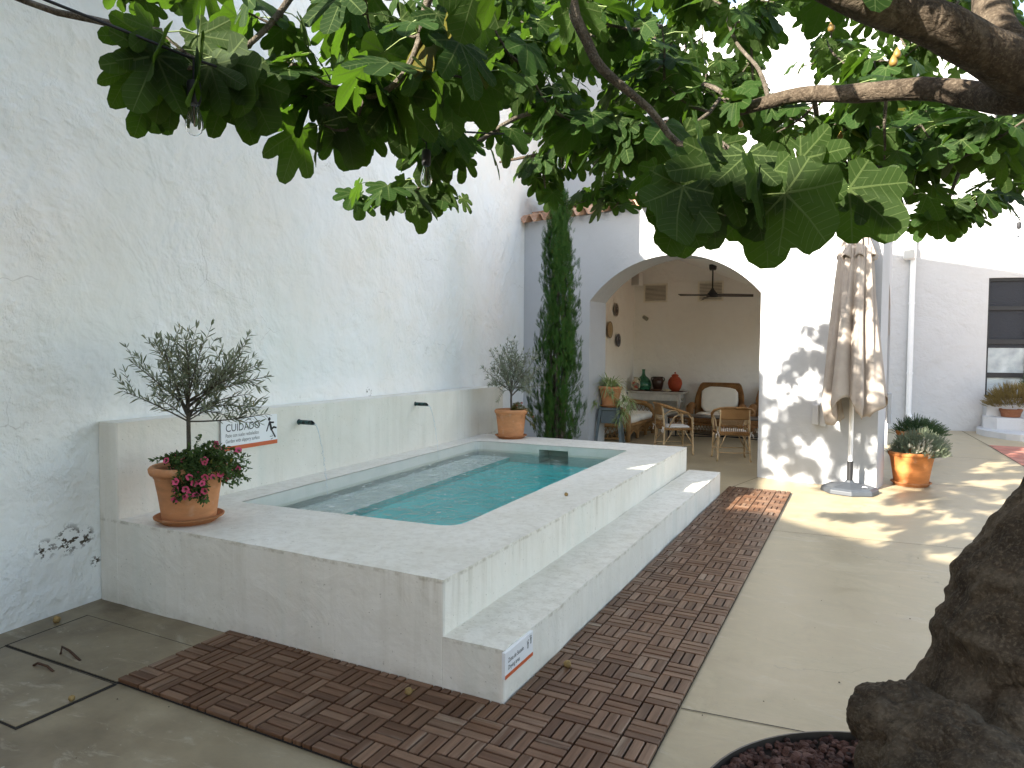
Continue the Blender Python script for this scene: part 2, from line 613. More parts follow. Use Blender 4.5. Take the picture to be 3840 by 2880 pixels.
# ------------------------------------------------------------------ party wall on the left
W0, WD = np.array([-2.87, 0.]), np.array([-.0858, .9963])
def wall_profile(mb, prof, p0, d, nrm, t):
    """prof (s,z) polygon on the plane through p0 along d, thickness t along nrm"""
    P = [(*(p0 + d * s), z) for s, z in prof] + [(*(p0 + d * s + nrm * t), z) for s, z in prof]
    n = len(prof)
    mb.add(P, [tuple(range(n)), tuple(range(2 * n - 1, n - 1, -1))] +
           [(i, n + i, n + (i + 1) % n, (i + 1) % n) for i in range(n)])
g = MB()
wall_profile(g, [(9.6, 0), (9.6, 8.2), (3.08, 8.2), (3.08, 4.95), (-.63, 4.95), (-.63, 3.62), (-1.75, 3.62), (-1.75, 0)],
             W0, WD, np.array([-WD[1], WD[0]]), .45)
tag(g.build('boundary_wall', M_WALL), 'tall old whitewashed wall with cracked uneven plaster behind the plunge pool', 'wall')

# added unseen house block behind the camera, outline shaped to shade the near yard
hb = thing('house', 'unseen ochre house block added behind the camera to shade the near yard', 'house', (-4, -8, 0))
g = MB()
g.prism([(-5, 3.3), (.6, 3.2), (1.7, 2.3), (8, .2), (8, -6), (-5, -6)], 0, 4.5)
g.build('wall', simple('occluder_ochre', (.34, .25, .165), .9), hb)
g = MB()
g.prism([(-5.2, 3.35), (.62, 3.25), (1.75, 2.35), (8.2, .25), (8.2, -6.2), (-5.2, -6.2)], 4.5, 4.62)
g.build('roof', M_TILE, hb)

# ------------------------------------------------------------------ arched annexe
FD, FN = np.array([.9839, -.1780]), np.array([.1780, .9839])
FP0 = np.array([-3.5, 7.31])
def fs(s, t=0.):
    return FP0 + FD * s + FN * t
def fac(u, v, off=0.):                # point on the facade (off metres in front of it)
    p = onplane(u, v, FP0, FP0 + FD)
    p[:2] -= FN * off
    return p
sx_ = lambda x: (x + 3.5) / .9839
SL, SR, SE, TH, TOP = sx_(-2.293), sx_(.199), sx_(1.55), .49, 3.66
half, rise = (SR - SL) / 2, 2.955 - 2.37
rad = (half * half + rise * rise) / (2 * rise)
cz = 2.37 + rise - rad
a0 = math.asin(half / rad)
arc = [((SL + SR) / 2 + rad * math.sin(-a0 + 2 * a0 * i / 36), cz + rad * math.cos(-a0 + 2 * a0 * i / 36)) for i in range(37)]
annex = thing('garden_room', 'white arched garden room with clay tiled eaves at the end of the yard', 'building', (*fs(SE / 2), 0))
loc0 = np.array(annex.location)
def locb(mb):
    mb.v = [tuple(np.array(p) - loc0) for p in mb.v]
    return mb
g = MB()
def fquad(pts, t):
    return [(*fs(s, t), z) for s, z in pts]
rects = [[(0, 0), (SL, 0), (SL, TOP), (0, TOP)], [(SR, 0), (SE, 0), (SE, TOP), (SR, TOP)]]
for (s1, z1), (s2, z2) in zip(arc, arc[1:]):
    rects.append([(s1, z1), (s2, z2), (s2, TOP), (s1, TOP)])
for r in rects:
    g.add(fquad(r, 0), [(0, 1, 2, 3)])
    g.add(fquad(r, TH), [(3, 2, 1, 0)])
path = [(SL, 0)] + arc + [(SR, 0)]
for a, b in zip(path, path[1:]):
    g.add(fquad([a, b], 0) + fquad([b, a], TH), [(0, 3, 2, 1)])
g.add(fquad([(SE, 0)], 0) + fquad([(SE, 0)], TH) + fquad([(SE, TOP)], TH) + fquad([(SE, TOP)], 0), [(0, 1, 2, 3)])
g.add(fquad([(0, TOP), (SE, TOP)], 0) + fquad([(SE, TOP), (0, TOP)], TH), [(0, 1, 2, 3)])
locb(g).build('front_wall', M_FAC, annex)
# side wall running back, with an added arched opening to light the room
g = MB()
g.prism([tuple(fs(SE - .001, TH)), (1.65, 7.85), (1.62, 7.86), (1.60, 8.0), (1.605, 8.1), (1.28, 8.1), (1.2, 7.2)], 0, 3.9)
g.prism([(1.802, 11.2), (1.81, 11.4), (1.45, 12.1), (1.3, 12.1), (1.3, 11.2)], 0, 3.9)
nA = 14
for i in range(nA):
    ya, yb = 8.1 + 3.1 * i / nA, 8.1 + 3.1 * (i + 1) / nA
    zf = lambda y: 1.95 + .85 * math.sqrt(max(0, 1 - ((y - 9.65) / 1.55) ** 2))
    xf = lambda y: 1.605 + (y - 8.1) / 3.1 * .197
    P = [(xf(ya), ya, zf(ya)), (xf(yb), yb, zf(yb)), (xf(yb), yb, 3.9), (xf(ya), ya, 3.9),
         (1.3, ya, zf(ya)), (1.3, yb, zf(yb)), (1.3, yb, 3.9), (1.3, ya, 3.9)]
    g.add(P, [(0, 1, 2, 3), (7, 6, 5, 4), (4, 5, 1, 0), (3, 2, 6, 7)])
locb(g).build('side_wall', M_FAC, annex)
# room
RL0, RL1 = np.array([-3.1, 7.3]), np.array([-3.12, 12.05])
g = MB()
g.add([(*RL0, 0), (*RL1, 0), (*RL1, 4.2), (*RL0, 4.2)], [(0, 1, 2, 3)])
g.add([(*RL1, 0), (1.25, 12.1, 0), (1.25, 12.1, 4.2), (*RL1, 4.2)], [(0, 1, 2, 3)])

locb(g).build('room_wall', M_ROOM, annex)
g = MB()
zc = lambda x: 3.59 - .411 * (x + 2.133)
g.add([(-3.3, 7.2, zc(-3.3)), (1.3, 6.6, zc(1.3)), (1.3, 12.2, zc(1.3)), (-3.3, 12.2, zc(-3.3))], [(3, 2, 1, 0)])
g.add([(-3.3, 7.2, zc(-3.3) + .1), (1.3, 6.6, zc(1.3) + .1), (1.3, 12.2, zc(1.3) + .1), (-3.3, 12.2, zc(-3.3) + .1)], [(0, 1, 2, 3)])
locb(g).build('ceiling', M_ROOM, annex)
g = MB()
g.box(-3.08, -.9, 12.02, 12.06, 3.14, 3.165)
locb(g).build('moulding', M_ROOM, annex)
# eaves: barrel tiles
per, n_, rows = .20, 0, 4
V, F = [], []
for row in range(rows):
    t0, t1 = -.16 + row * .34, -.16 + (row + 1) * .34 + .07
    z0, z1 = 3.70 + row * .112, 3.70 + (row + 1) * .112 - .01
    S = np.arange(.0, SE + .14, .0125)
    prof = np.cos(2 * np.pi * S / per)
    prof = np.sign(prof) * np.abs(prof) ** .75 * .052
    jit = np.array([mnoise.noise(Vector((int(s / per + .5) * 3.1, row * 5.3, 0))) for s in S])
    for tt, zz, dz in ((t0, z0, 0), (t1, z1, 0), (t1, z1, -.016), (t0, z0, -.016)):
        k = 1.0 if tt == t1 else 1.06
        for s, p, j in zip(S, prof, jit):
            q = fs(s, tt + (j * .035 if tt == t0 else 0))
            V.append((*q, zz + p * k + dz + j * .012))
    n_ = len(S)
    o = row * 4 * n_
    for a, b in ((0, 1), (1, 2), (2, 3), (3, 0)):
        for i in range(n_ - 1):
            F.append((o + a * n_ + i, o + a * n_ + i + 1, o + b * n_ + i + 1, o + b * n_ + i))
g = MB()
g.v, g.f, g.m = V, F, [0] * len(F)
locb(g).build('roof_tiles', M_TILE, annex, smooth=True)
g = MB()
q = [(*fs(-.3, 1.25), 0), (*fs(SE + .12, 1.25), 0), (*fs(SE + .12, 1.7), 0), (*fs(-.3, 1.7), 0)]
g.prism([p[:2] for p in q], 3.9, 6.75)
locb(g).build('upper_wall', M_FAC, annex)
# vents on the back wall
M_VENT = simple("vent_paint", (.84, .80, .70), .6, .04)
M_VDARK = simple("vent_dark", (.28, .25, .21), .9)
for (x0, x1, zt, zb) in ((-2.875, -2.42, 3.085, 2.745), (-1.71, -1.25, 3.09, 2.735)):
    y = 12.05
    fr = MB()
    for a in ((x0 - .03, x1 + .03, zt, zt + .03), (x0 - .03, x1 + .03, zb - .03, zb), (x0 - .03, x0, zb, zt), (x1, x1 + .03, zb, zt)):
        fr.box(a[0], a[1], y - .03, y + .01, a[2], a[3])
    n = 12
    for i in range(n):
        z = zb + (zt - zb) * (i + .5) / n
        M_ = Matrix.Translation((0, y - .012, z)) @ Matrix.Rotation(R_(35), 4, 'X')
        fr.box(x0, x1, -.012, .012, -.003, .003, M=M_)
    v_ = locb(fr).build('vent', M_VENT, annex)
    bk = MB()
    bk.box(x0, x1, y + .002, y + .012, zb, zt)
    locb(bk).build('vent_back', M_VDARK, v_)

# ------------------------------------------------------------------ far house
HP, HD_ = np.array([2.0, 14.42]), np.array([.9746, .2240])
HN = np.array([.2240, -.9746])        # towards the yard
def far(u, v):
    return onplane(u, v, HP, HP + HD_)
fh = thing('neighbour_house', 'white rendered house at the far right with a dark glazed window', 'building', (3.5, 14.8, 0))
fl = np.array([3.5, 14.8, 0])
def lf(mb):
    mb.v = [tuple(np.array(p) - fl) for p in mb.v]
    return mb
def hbox(mb, s0, s1, t0, t1, z0, z1, mi=0):   # along wall, out of wall
    P = [(*(HP + HD_ * s + HN * t), z) for z in (z0, z1) for t in (t0, t1) for s in (s0, s1)]
    mb.add(P, [(1, 3, 2, 0), (6, 7, 5, 4), (4, 5, 1, 0), (7, 6, 2, 3), (6, 4, 0, 2), (5, 7, 3, 1)], mi)
def hs(p):
    return float((np.array(p[:2]) - HP) @ HD_)
w_tl, w_bl = far(3715.5 / KX, 1042 / KX), far(3699 / KX, 1491 / KX)
ws0, wz1, wz0 = hs(w_bl) - .03, w_tl[2], .72
ws1 = ws0 + 1.55
g = MB()
hbox(g, -.6, ws0, -.5, 0, 0, 4.92)
hbox(g, ws1, 9, -.5, 0, 0, 4.92)
hbox(g, ws0, ws1, -.5, 0, wz1, 4.92)
hbox(g, ws0, ws1, -.5, 0, 0, wz0)
hbox(g, -.6, 9, 0, .05, 4.86, 4.94)
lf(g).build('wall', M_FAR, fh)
g = MB()
hbox(g, -.6, 9, -3, -1.6, 4.0, 8.6)
lf(g).build('upper_wall', M_FAR, fh)
M_BLK = simple("black_steel", (.014, .014, .016), .45, .2)
M_GLASSD = Mat("rippled_glass_dark", (.022, .025, .032), .3, .25)
M_GLASSD.bump(M_GLASSD.noise(26, 3, .5, M_GLASSD.co(scale=(1, 1, 2.2)), .6), .8, .02)
M_GLASSL = Mat("rippled_glass_pale", (.36, .41, .42), .25, .5)
_g = M_GLASSL
_g.col(_g.mix(_g.mr(_g.noise(2.2, 3), .35, .65), (.25, .29, .31), (.50, .55, .56)))
_g.bump(_g.noise(40, 3, .5, _g.co(), .6), .7, .015)
zs = [far(u, v)[2] for u, v in ((2139, 641), (2138, 645 + 36), (2136, 733), (2136, 748), (2134, 812), (2133, 829))]
win = None
fr = MB()
bars = [(wz1 - .06, wz1)]
for vv, hh in ((665.5, .085), (738, .10), (810, .10)):
    zc_ = far(2138, vv)[2]
    bars.append((zc_ - hh / 2, zc_ + hh / 2))
bars.append((wz0, wz0 + .06))
sm = ws0 + .74
for a, b in bars:
    hbox(fr, ws0, ws1, -.14, -.06, a, b)
for a, b in ((ws0, ws0 + .05), (sm, sm + .08), (ws1 - .05, ws1)):
    hbox(fr, a, b, -.142, -.055, wz0, wz1)
win = lf(fr).build('window', M_BLK, fh)
for i in range(4):
    z1, z0 = bars[i][0], bars[i + 1][1]
    pn = MB()
    hbox(pn, ws0 + .05, sm, -.115, -.105, z0, z1 - (.08 if i == 2 else 0))
    hbox(pn2 := MB(), sm + .08, ws1 - .05, -.115, -.105, z0, z1)
    lf(pn2).build('pane', (M_GLASSD if i < 2 else M_GLASSL).m, win)
    if i == 2:
        hbox(fr2 := MB(), ws0 + .05, sm, -.118, -.10, z1 - .08, z1)
        lf(fr2).build('dark_strip', M_GLASSD.m, win)
    lf(pn).build('pane', (M_GLASSD if i < 2 else M_GLASSL).m, win)
# upper terrace windows and railing
def far2(u, v, t):
    return onplane(u, v, HP + HN * t, HP + HN * t + HD_)
M_SKYG = simple("blue_glass", (.45, .55, .66), .15, .05)
for (u0, u1, v0, v1) in ((2150, 2240, 232, 375), (1975, 2018, 255, 385)):
    uw, pw = MB(), MB()
    a, b = far2(u0, v0, -1.6), far2(u1, v1, -1.6)
    s0, s1, z1, z0 = hs(a), hs(b), a[2], b[2]
    for x in ((s0, s0 + .07, z0, z1), (s1 - .07, s1, z0, z1), (s0, s1, z1 - .08, z1), (s0, s1, z0, z0 + .08), (s0, s1, (z0 + z1) / 2, (z0 + z1) / 2 + .08)):
        hbox(uw, x[0], x[1], -1.6, -1.54, x[2], x[3])
    hbox(pw, s0 + .07, s1 - .07, -1.6, -1.575, z0 + .08, z1 - .08)
    uwo = lf(uw).build('terrace_window', M_BLK, fh)
    lf(pw).build('pane', M_SKYG, uwo)
rl = MB()
for z in (4.97, 5.2, 5.42, 5.64, 5.86):
    hbox(rl, 1.9, 7.5, -.32, -.305, z, z + .014)
for i in range(57):
    s = 1.9 + i * .1
    hbox(rl, s, s + .012 if i % 10 else s + .05, -.335, -.29, 4.9, 5.9)
lf(rl).build('railing', M_BLK, fh)
# downpipe at the left end of the far house
M_WPAINT = simple("white_paint", (.80, .80, .80), .45, .03)
dp = MB()
p = HP + HD_ * .28 + HN * .09
q = HP + HD_ * .42 + HN * .2
dp.tube([(*p, 5.4), (*p, .42), (*p, .34), (*(p * .5 + q * .5), .14), (*q, .04)], [.055, .055, .058, .06, .06], 12)
for z in (1.2, 2.7, 4.2):
    dp.tube([(*p, z), (*p, z + .05)], .062, 12)
o = dp.build('downpipe', M_WPAINT, smooth=True)
tag(o, 'white rainwater downpipe with a bent foot at the end of the far wall', 'pipe')

# ------------------------------------------------------------------ plunge pool
def wob(pts, step=.1, amp=.004, seed=0.):
    out = []
    n = len(pts)
    for i in range(n):
        a, b = np.array(pts[i], float), np.array(pts[(i + 1) % n], float)
        k = max(1, int(np.linalg.norm(b - a) / step))
        for j in range(k):
            p = a + (b - a) * j / k
            if j:
                v = mnoise.noise_vector(Vector((*p, seed)) * 2.3)
                v2 = mnoise.noise_vector(Vector((*p, seed + 9)) * 9)
                p = p + np.array([v.x + v2.x * .5, v.y + v2.y * .5]) * amp
            out.append(tuple(p))
    return out
def roundc(pts, r, n=5):
    out = []
    N_ = len(pts)
    for i in range(N_):
        p = np.array(pts[i], float)
        a, b = np.array(pts[i - 1], float), np.array(pts[(i + 1) % N_], float)
        da, db = (a - p) / np.linalg.norm(a - p), (b - p) / np.linalg.norm(b - p)
        rr = r[i]
        for k in range(n + 1):
            t = k / n
            out.append(tuple((p + da * rr) * (1 - t) ** 2 + p * 2 * t * (1 - t) + (p + db * rr) * t * t))
    return out
from mathutils.geometry import tessellate_polygon
def slab(mb, outer, z0, z1, hole=None, mi=0):
    loops = [[Vector((x, y, z1)) for x, y in outer]]
    if hole:
        loops.append([Vector((x, y, z1)) for x, y in hole])
    tri = tessellate_polygon(loops)
    flat = [p for l in loops for p in l]
    F = []
    for t in tri:
        a, b, c = (flat[i] for i in t)
        F.append(tuple(t) if (b - a).cross(c - a).z > 0 else tuple(reversed(t)))
    mb.add(flat, F, mi)
    n = len(outer)
    mb.add([(x, y, z0) for x, y in outer] + [(x, y, z1) for x, y in outer],
           [(i, (i + 1) % n, n + (i + 1) % n, n + i) for i in range(n)], mi)
PZ, SZ, WZ = .523, .26, .405
YF = 5.16
pool = thing('plunge_pool', 'raised white plastered plunge pool with one broad step along its side', 'pool', (-1.5, 2.6, 0))
pl0 = np.array([-1.5, 2.6, 0])
def lp(mb):
    mb.v = [tuple(np.array(p) - pl0) for p in mb.v]
    return mb
inner = roundc([(-2.44, .72), (-.775, .845), (-.88, 4.56), (-2.72, 4.47)], [.03, .14, .05, .12])
inner = wob(inner, .08, .007, 3)
outer = wob([(-2.72, 0), (-.315, 0), (-.375, YF), (-3.06, YF)], .06, .009, 1)
g = MB()
slab(g, outer, 0, PZ, inner)
# parapet shelf wall behind
par = wob([(-2.868, -.001), (-2.685, -.001), (-3.06, 5.78), (-3.365, 5.78)], .15, .003, 2)
slab(g, par, 0, 1.12)
step = wob([(-.33, 0.0), (0, 0), (-.012, YF + .06), (-.36, YF + .06)], .055, .010, 5)
slab(g, step, 0, SZ)
body = lp(g).build('surround', M_POOL, pool, smooth=False)
bv = body.modifiers.new('edge', 'BEVEL')
bv.width = .012
bv.segments = 2
bv.limit_method = 'ANGLE'
bv.angle_limit = R_(50)
# basin
g = MB()
n = len(inner)
ZB = .30
far_i = [i for i in range(n) if inner[i][1] > 4.3 and inner[(i + 1) % n][1] > 4.3]
hx0, hx1 = -1.92, -1.565
hz0, hz1 = WZ - .09, PZ - .055
yy = lambda x: 4.47 + (x + 2.72) * (.09 / 1.84)
for i in range(n):
    a, b = inner[i], inner[(i + 1) % n]
    if a[1] > 4.38 and b[1] > 4.38 and -2.58 < a[0] < -.95 and -2.58 < b[0] < -.93:
        continue
    g.add([(*a, ZB), (*b, ZB), (*b, PZ - .004), (*a, PZ - .004)], [(3, 2, 1, 0)])
seg = [p for p in inner if p[1] > 4.38 and -2.60 < p[0] < -.92]
x0, x1 = max(p[0] for p in seg), min(p[0] for p in seg)
lo = [p for i, p in enumerate(inner) if p[1] > 4.38]
xr = [p for i, p in enumerate(inner)]
xs = sorted([p[0] for p in lo if -2.58 < p[0] < -.95])
xa, xb = -2.70, -.89
def fw(xl, xr_, zl, zh):
    g.add([(xl, yy(xl), zl), (xr_, yy(xr_), zl), (xr_, yy(xr_), zh), (xl, yy(xl), zh)], [(0, 1, 2, 3)])
fw(xa, hx0, ZB, PZ - .004)
fw(hx1, xb, ZB, PZ - .004)
fw(hx0, hx1, ZB, hz0)
fw(hx0, hx1, hz1, PZ - .004)
ya, yb, dpt = yy(hx0), yy(hx1), .28
g.add([(hx0, ya, hz0), (hx1, yb, hz0), (hx1, yb, hz1), (hx0, ya, hz1),
       (hx0, ya + dpt, hz0), (hx1, yb + dpt, hz0), (hx1, yb + dpt, hz1), (hx0, ya + dpt, hz1)],
      [(0, 1, 5, 4), (3, 7, 6, 2), (0, 4, 7, 3), (1, 2, 6, 5), (4, 5, 6, 7)])
lp(g).build('basin_wall', M_BASIN, pool)
g = MB()
g.prism([(-.7, .75), (-.7, 4.7), (-2.9, 4.7), (-2.6, .6)], ZB - .05, ZB + .001)
lp(g).build('basin_floor', M_BASINF, pool)
be = [ground((850 + x * .4747) / KX, (1600 + y * .4747) / KX, .355)[:2] for x, y in ((900, 700), (1300, 545), (1830, 390), (2120, 280))]
d_ = (be[3] - be[0]) / np.linalg.norm(be[3] - be[0])
b0, b1 = be[0] - d_ * 1.2, be[3] + d_ * 1.5
b1 = be[0] + d_ * ((4.56 - be[0][1]) / d_[1])
b0 = be[0] + d_ * ((.74 - be[0][1]) / d_[1])
g = MB()
g.prism([tuple(b0), tuple(b1), (-2.78, 4.52), (-2.50, .70)], ZB - .03, .355)
g.m = [1, 0] + [1] * 4
lp(g).build('bench', [M_BENCH, M_BASINF], pool)
# water
mw_ = Mat("pool_water")
t = mw_.t
t.nodes.remove(mw_.b)
tr = mw_.N('ShaderNodeBsdfTransparent')
gl = mw_.N('ShaderNodeBsdfGlossy')
gl.inputs['Roughness'].default_value = .03
fz = mw_.N('ShaderNodeFresnel')
fz.inputs['IOR'].default_value = 1.27
bm_ = mw_.N('ShaderNodeBump')
bm_.inputs['Strength'].default_value = .8
bm_.inputs['Distance'].default_value = .045
_cw = mw_.co(scale=(1, .8, 1))
h1 = mw_.noise(6, 4, .5, _cw, 1.2)
h2 = mw_.noise(22, 3, .5, mw_.co(scale=(1.0, .6, 1), rot=(0, 0, .5)), .6)
mw_.L(mw_.add(h1, mw_.mul(h2, .3)), bm_.inputs['Height'])
mw_.L(bm_.outputs[0], gl.inputs['Normal'])
mw_.L(bm_.outputs[0], fz.inputs['Normal'])
mx = mw_.N('ShaderNodeMixShader')
mw_.L(fz.outputs[0], mx.inputs[0])
mw_.L(tr.outputs[0], mx.inputs[1])
mw_.L(gl.outputs[0], mx.inputs[2])
mw_.L(mx.outputs[0], mw_.out.inputs['Surface'])
va = mw_.N('ShaderNodeVolumeAbsorption')
va.inputs['Color'].default_value = (.08, .88, .86, 1)
va.inputs['Density'].default_value = .6
mw_.L(va.outputs[0], mw_.out.inputs['Volume'])
cen = np.mean(inner, 0)
wi = [tuple(cen + (np.array(p) - cen) * 1.012) for p in inner]
g = MB()
slab(g, wi, ZB - .02, WZ)
nb = len(wi)
g.add([(x, y, ZB - .02) for x, y in wi], [tuple(range(nb - 1, -1, -1))])
tag(struct('water', g, mw_.m), None)
# foam: flecks and drifting streaks on the water
M_FOAM = Mat("foam", (.66, .69, .65), .5, .4).m
fo = MB()
r_ = random.Random(5)
def fleck(x, y, rx, ry, rot, h=.004, n=9):
    P = [(x, y, WZ + h)]
    for k in range(n):
        w = 2 * math.pi * k / n
        q = 1 + .45 * mnoise.noise(Vector((x * 40 + math.cos(w) * 1.3, y * 40 + math.sin(w) * 1.3, 0)))
        a, b = math.cos(w) * rx * q, math.sin(w) * ry * q
        P.append((x + a * math.cos(rot) - b * math.sin(rot), y + a * math.sin(rot) + b * math.cos(rot), WZ + .0012))
    fo.add(P, [(0, k + 1, (k + 1) % n + 1) for k in range(n)])
for i in range(260):
    y = .95 + r_.random() ** .9 * 3.4
    xl, xr2 = -2.47 - .075 * (y - .8), -.80 - .028 * (y - .85)
    x = xl + r_.random() * (xr2 - xl)
    s = r_.choice([.004, .005, .006, .007, .009, .012, .016])
    fleck(x, y, s, s * r_.uniform(.6, 1.1), r_.random() * 3)
for i in range(60):
    y = r_.uniform(1.3, 4.3)
    x = -2.45 - .075 * (y - .8) + r_.uniform(.03, .42)
    s = r_.uniform(.012, .04)
    fleck(x, y, s * r_.uniform(.25, .5), s * r_.uniform(.8, 1.8), r_.uniform(-.5, .3) - .05, .002, 14)
for cx, cy_ in ((-2.33, 1.66), (-2.40, 3.35)):
    for i in range(26):
        w, q = r_.random() * 6.28, r_.random() ** .6 * .13
        fleck(cx + math.cos(w) * q, cy_ + math.sin(w) * q, .007, .005, r_.random() * 3, .008)
o = fo.build('foam', M_FOAM)
tag(o, 'white foam flecks drifting on the pool water', 'foam', kind='stuff')

# ------------------------------------------------------------------ wooden deck tiles
def wood(name, axis):
    m = Mat(name, (.2, .11, .07), .55, .25)
    sc = (3, 40, 10) if axis == 'x' else (40, 3, 10)
    gco = m.co(scale=sc)
    n1 = m.noise(1, 5, .6, gco, .4)
    uv = m.sep(m.co('UV'))
    c = m.ramp(uv[0], [(0, (.112, .052, .026)), (.5, (.172, .086, .046)), (1, (.24, .137, .082))])
    c = m.mix(m.mr(n1, .35, .7, 0, .55), c, (.042, .02, .011))
    wear = m.mul(m.mr(m.noise(1.1, 5, .7, m.co(scale=tuple(x * .35 for x in sc)), .5), .5, .68), m.mr(uv[1], .35, .95))
    big = m.mr(m.noise(1.3, 2, .5), .38, .56, .15, 1)
    c = m.mix(m.mul(m.mul(wear, big), .75), c, (.40, .31, .23))
    m.col(c)
    m.rough(m.mr(n1, .3, .7, .32, .55))
    m.bump(n1, .4, .0025)
    return m.m
M_WX, M_WY = wood("deck_wood_across", 'x'), wood("deck_wood_along", 'y')
dk = thing('deck', 'brown hardwood basketweave deck tiles laid along two sides of the pool', 'decking', (0, 0, 0))
mb = MB()
uvr = []
def block(ox, oy, horiz, x_lo=-9, x_hi=9, y_hi=9):
    for k in range(3):
        a, b = k * .05 + .0042, (k + 1) * .05 - .0042
        x0, x1, y0, y1 = (ox + .004, ox + .146, oy + a, oy + b) if horiz else (ox + a, ox + b, oy + .004, oy + .146)
        x0, x1, y1 = max(x0, x_lo), min(x1, x_hi), min(y1, y_hi)
        if x1 - x0 < .012 or y1 - y0 < .012:
            continue
        dz = random.uniform(-.0012, .0012)
        f0 = len(mb.f)
        mb.bbox(x0, x1, y0, y1, .007, .0255 + dz, .0022, 0 if horiz else 1)
        rv = (random.random(), random.random())
        for f in mb.f[f0:]:
            uvr.extend([rv] * len(f))
for j in range(44):
    for i in range(5):
        ox = .688 - .15 * (i + 1)
        oy = 5.70 - .15 * (j + 1)
        block(ox, oy, (i + j) % 2 == 1, x_lo=.006 if oy > -.07 else -9, y_hi=9)
for j in range(5):
    for i in range(11):
        ox = .088 - .15 - .15 * (i + 1)
        oy = 5.70 - .15 * (38 + j) if False else -.045 - .15 * j
        block(ox + .0, oy, (i + j) % 2 == 0, y_hi=-.004)
me_o = mb.build('slats', [M_WX, M_WY], dk)
uvl = me_o.data.uv_layers.new(name='UVMap')
uvl.data.foreach_set('uv', np.array(uvr, np.float32).ravel())
g = MB()
g.box(.004, .686, -.9, 5.698, .003, .0068)
g.box(-1.71, .003, -.644, -.002, .003, .0068)
g.build('base_grid', M_GAP, dk)
# ================================================================== FIG TREE
def bark_mat(name, c0, c1, c2, sc=1.):
    m = Mat(name, c1, .9, .2)
    co = m.co()
    n1 = m.noise(5 * sc, 6, .65, co, 1.0)
    n2 = m.noise(38 * sc, 5, .65, co, .4)
    rings = m.noise(14 * sc, 4, .6, m.co(scale=(1, 1, 3.2)), 1.5)
    c = m.ramp(n1, [(.3, c0), (.52, c1), (.72, c2)])
    c = m.mix(m.mr(n2, .45, .7, 0, .6), c, c0)
    n4 = m.noise(95 * sc, 4, .7, co)
    c = m.mix(m.mr(n4, .5, .68, 0, .55), c, tuple(x * 1.3 for x in c2))
    m.col(c)
    m.bump(n1, .8, .03)
    m.bump(rings, .6, .014)
    m.bump(n2, .8, .010)
    cr_ = m.voro(16 * sc, 'DISTANCE_TO_EDGE', m.co(scale=(1, 1, .45)))
    m.bump(m.mr(cr_, 0, .12), .5, .008)
    return m.m
M_BARK = bark_mat("fig_bark", (.024, .017, .011), (.066, .049, .033), (.135, .108, .077))
M_TWIG = bark_mat("fig_twig_bark", (.05, .04, .03), (.12, .10, .075), (.22, .19, .15), 3)

def leaf_mat(name, top, bot, vein, trans, tw=.5, rough=.42):
    m = Mat(name, top, rough, .10)
    uv = m.sep(m.co('UV'))
    al, pe = uv[0], m.math('ABSOLUTE', uv[1])
    mid = m.mr(m.math('SUBTRACT', pe, m.mul(m.math('SUBTRACT', 1., al), .013)), .002, .008, 1, 0)
    sv = m.math('FRACT', m.mul(m.math('SUBTRACT', al, m.mul(pe, .62)), 8.5))
    sv = m.mr(m.math('ABSOLUTE', m.math('SUBTRACT', sv, .5)), .03, .085, .6, 0)
    v = m.math('MAXIMUM', mid, sv)
    co = m.co()
    n = m.noise(3.5, 3, .5, co)
    n2 = m.noise(60, 3, .6, co)
    geo = m.N('ShaderNodeNewGeometry')
    isl = geo.outputs['Random Per Island']
    rnd = m.math('ADD', m.mul(m.mr(n, .3, .7), .35), m.mul(isl, .75))
    tc = m.mix(rnd, tuple(x * .6 for x in top), tuple(x * 1.45 for x in top))
    bc = m.mix(rnd, tuple(x * .65 for x in bot), tuple(x * 1.4 for x in bot))
    c = m.mix(geo.outputs['Backfacing'], tc, bc)
    c = m.mix(m.mul(m.math('GREATER_THAN', isl, .985), .8), c, (top[1] * 2.6, top[1] * 2.0, top[2]))
    c = m.mix(m.mul(v, .75), c, vein)
    c = m.mix(m.mr(n2, .55, .8, 0, .3), c, tuple(x * .6 for x in top))
    m.col(c)
    m.bump(m.math('SUBTRACT', m.noise(30, 3, .5, co), m.mul(v, 1.2)), .35, .003)
    ts = m.N('ShaderNodeBsdfTranslucent')
    m.put(ts.inputs[0], m.mix(m.mul(v, .5), trans, vein))
    mx = m.N('ShaderNodeMixShader')
    mx.inputs[0].default_value = tw
    m.L(m.b.outputs[0], mx.inputs[1])
    m.L(ts.outputs[0], mx.inputs[2])
    m.L(mx.outputs[0], m.out.inputs['Surface'])
    return m.m
M_FIGLEAF = leaf_mat("fig_leaf", (.011, .027, .005), (.018, .033, .008), (.07, .10, .032), (.15, .32, .02), .20, .62)

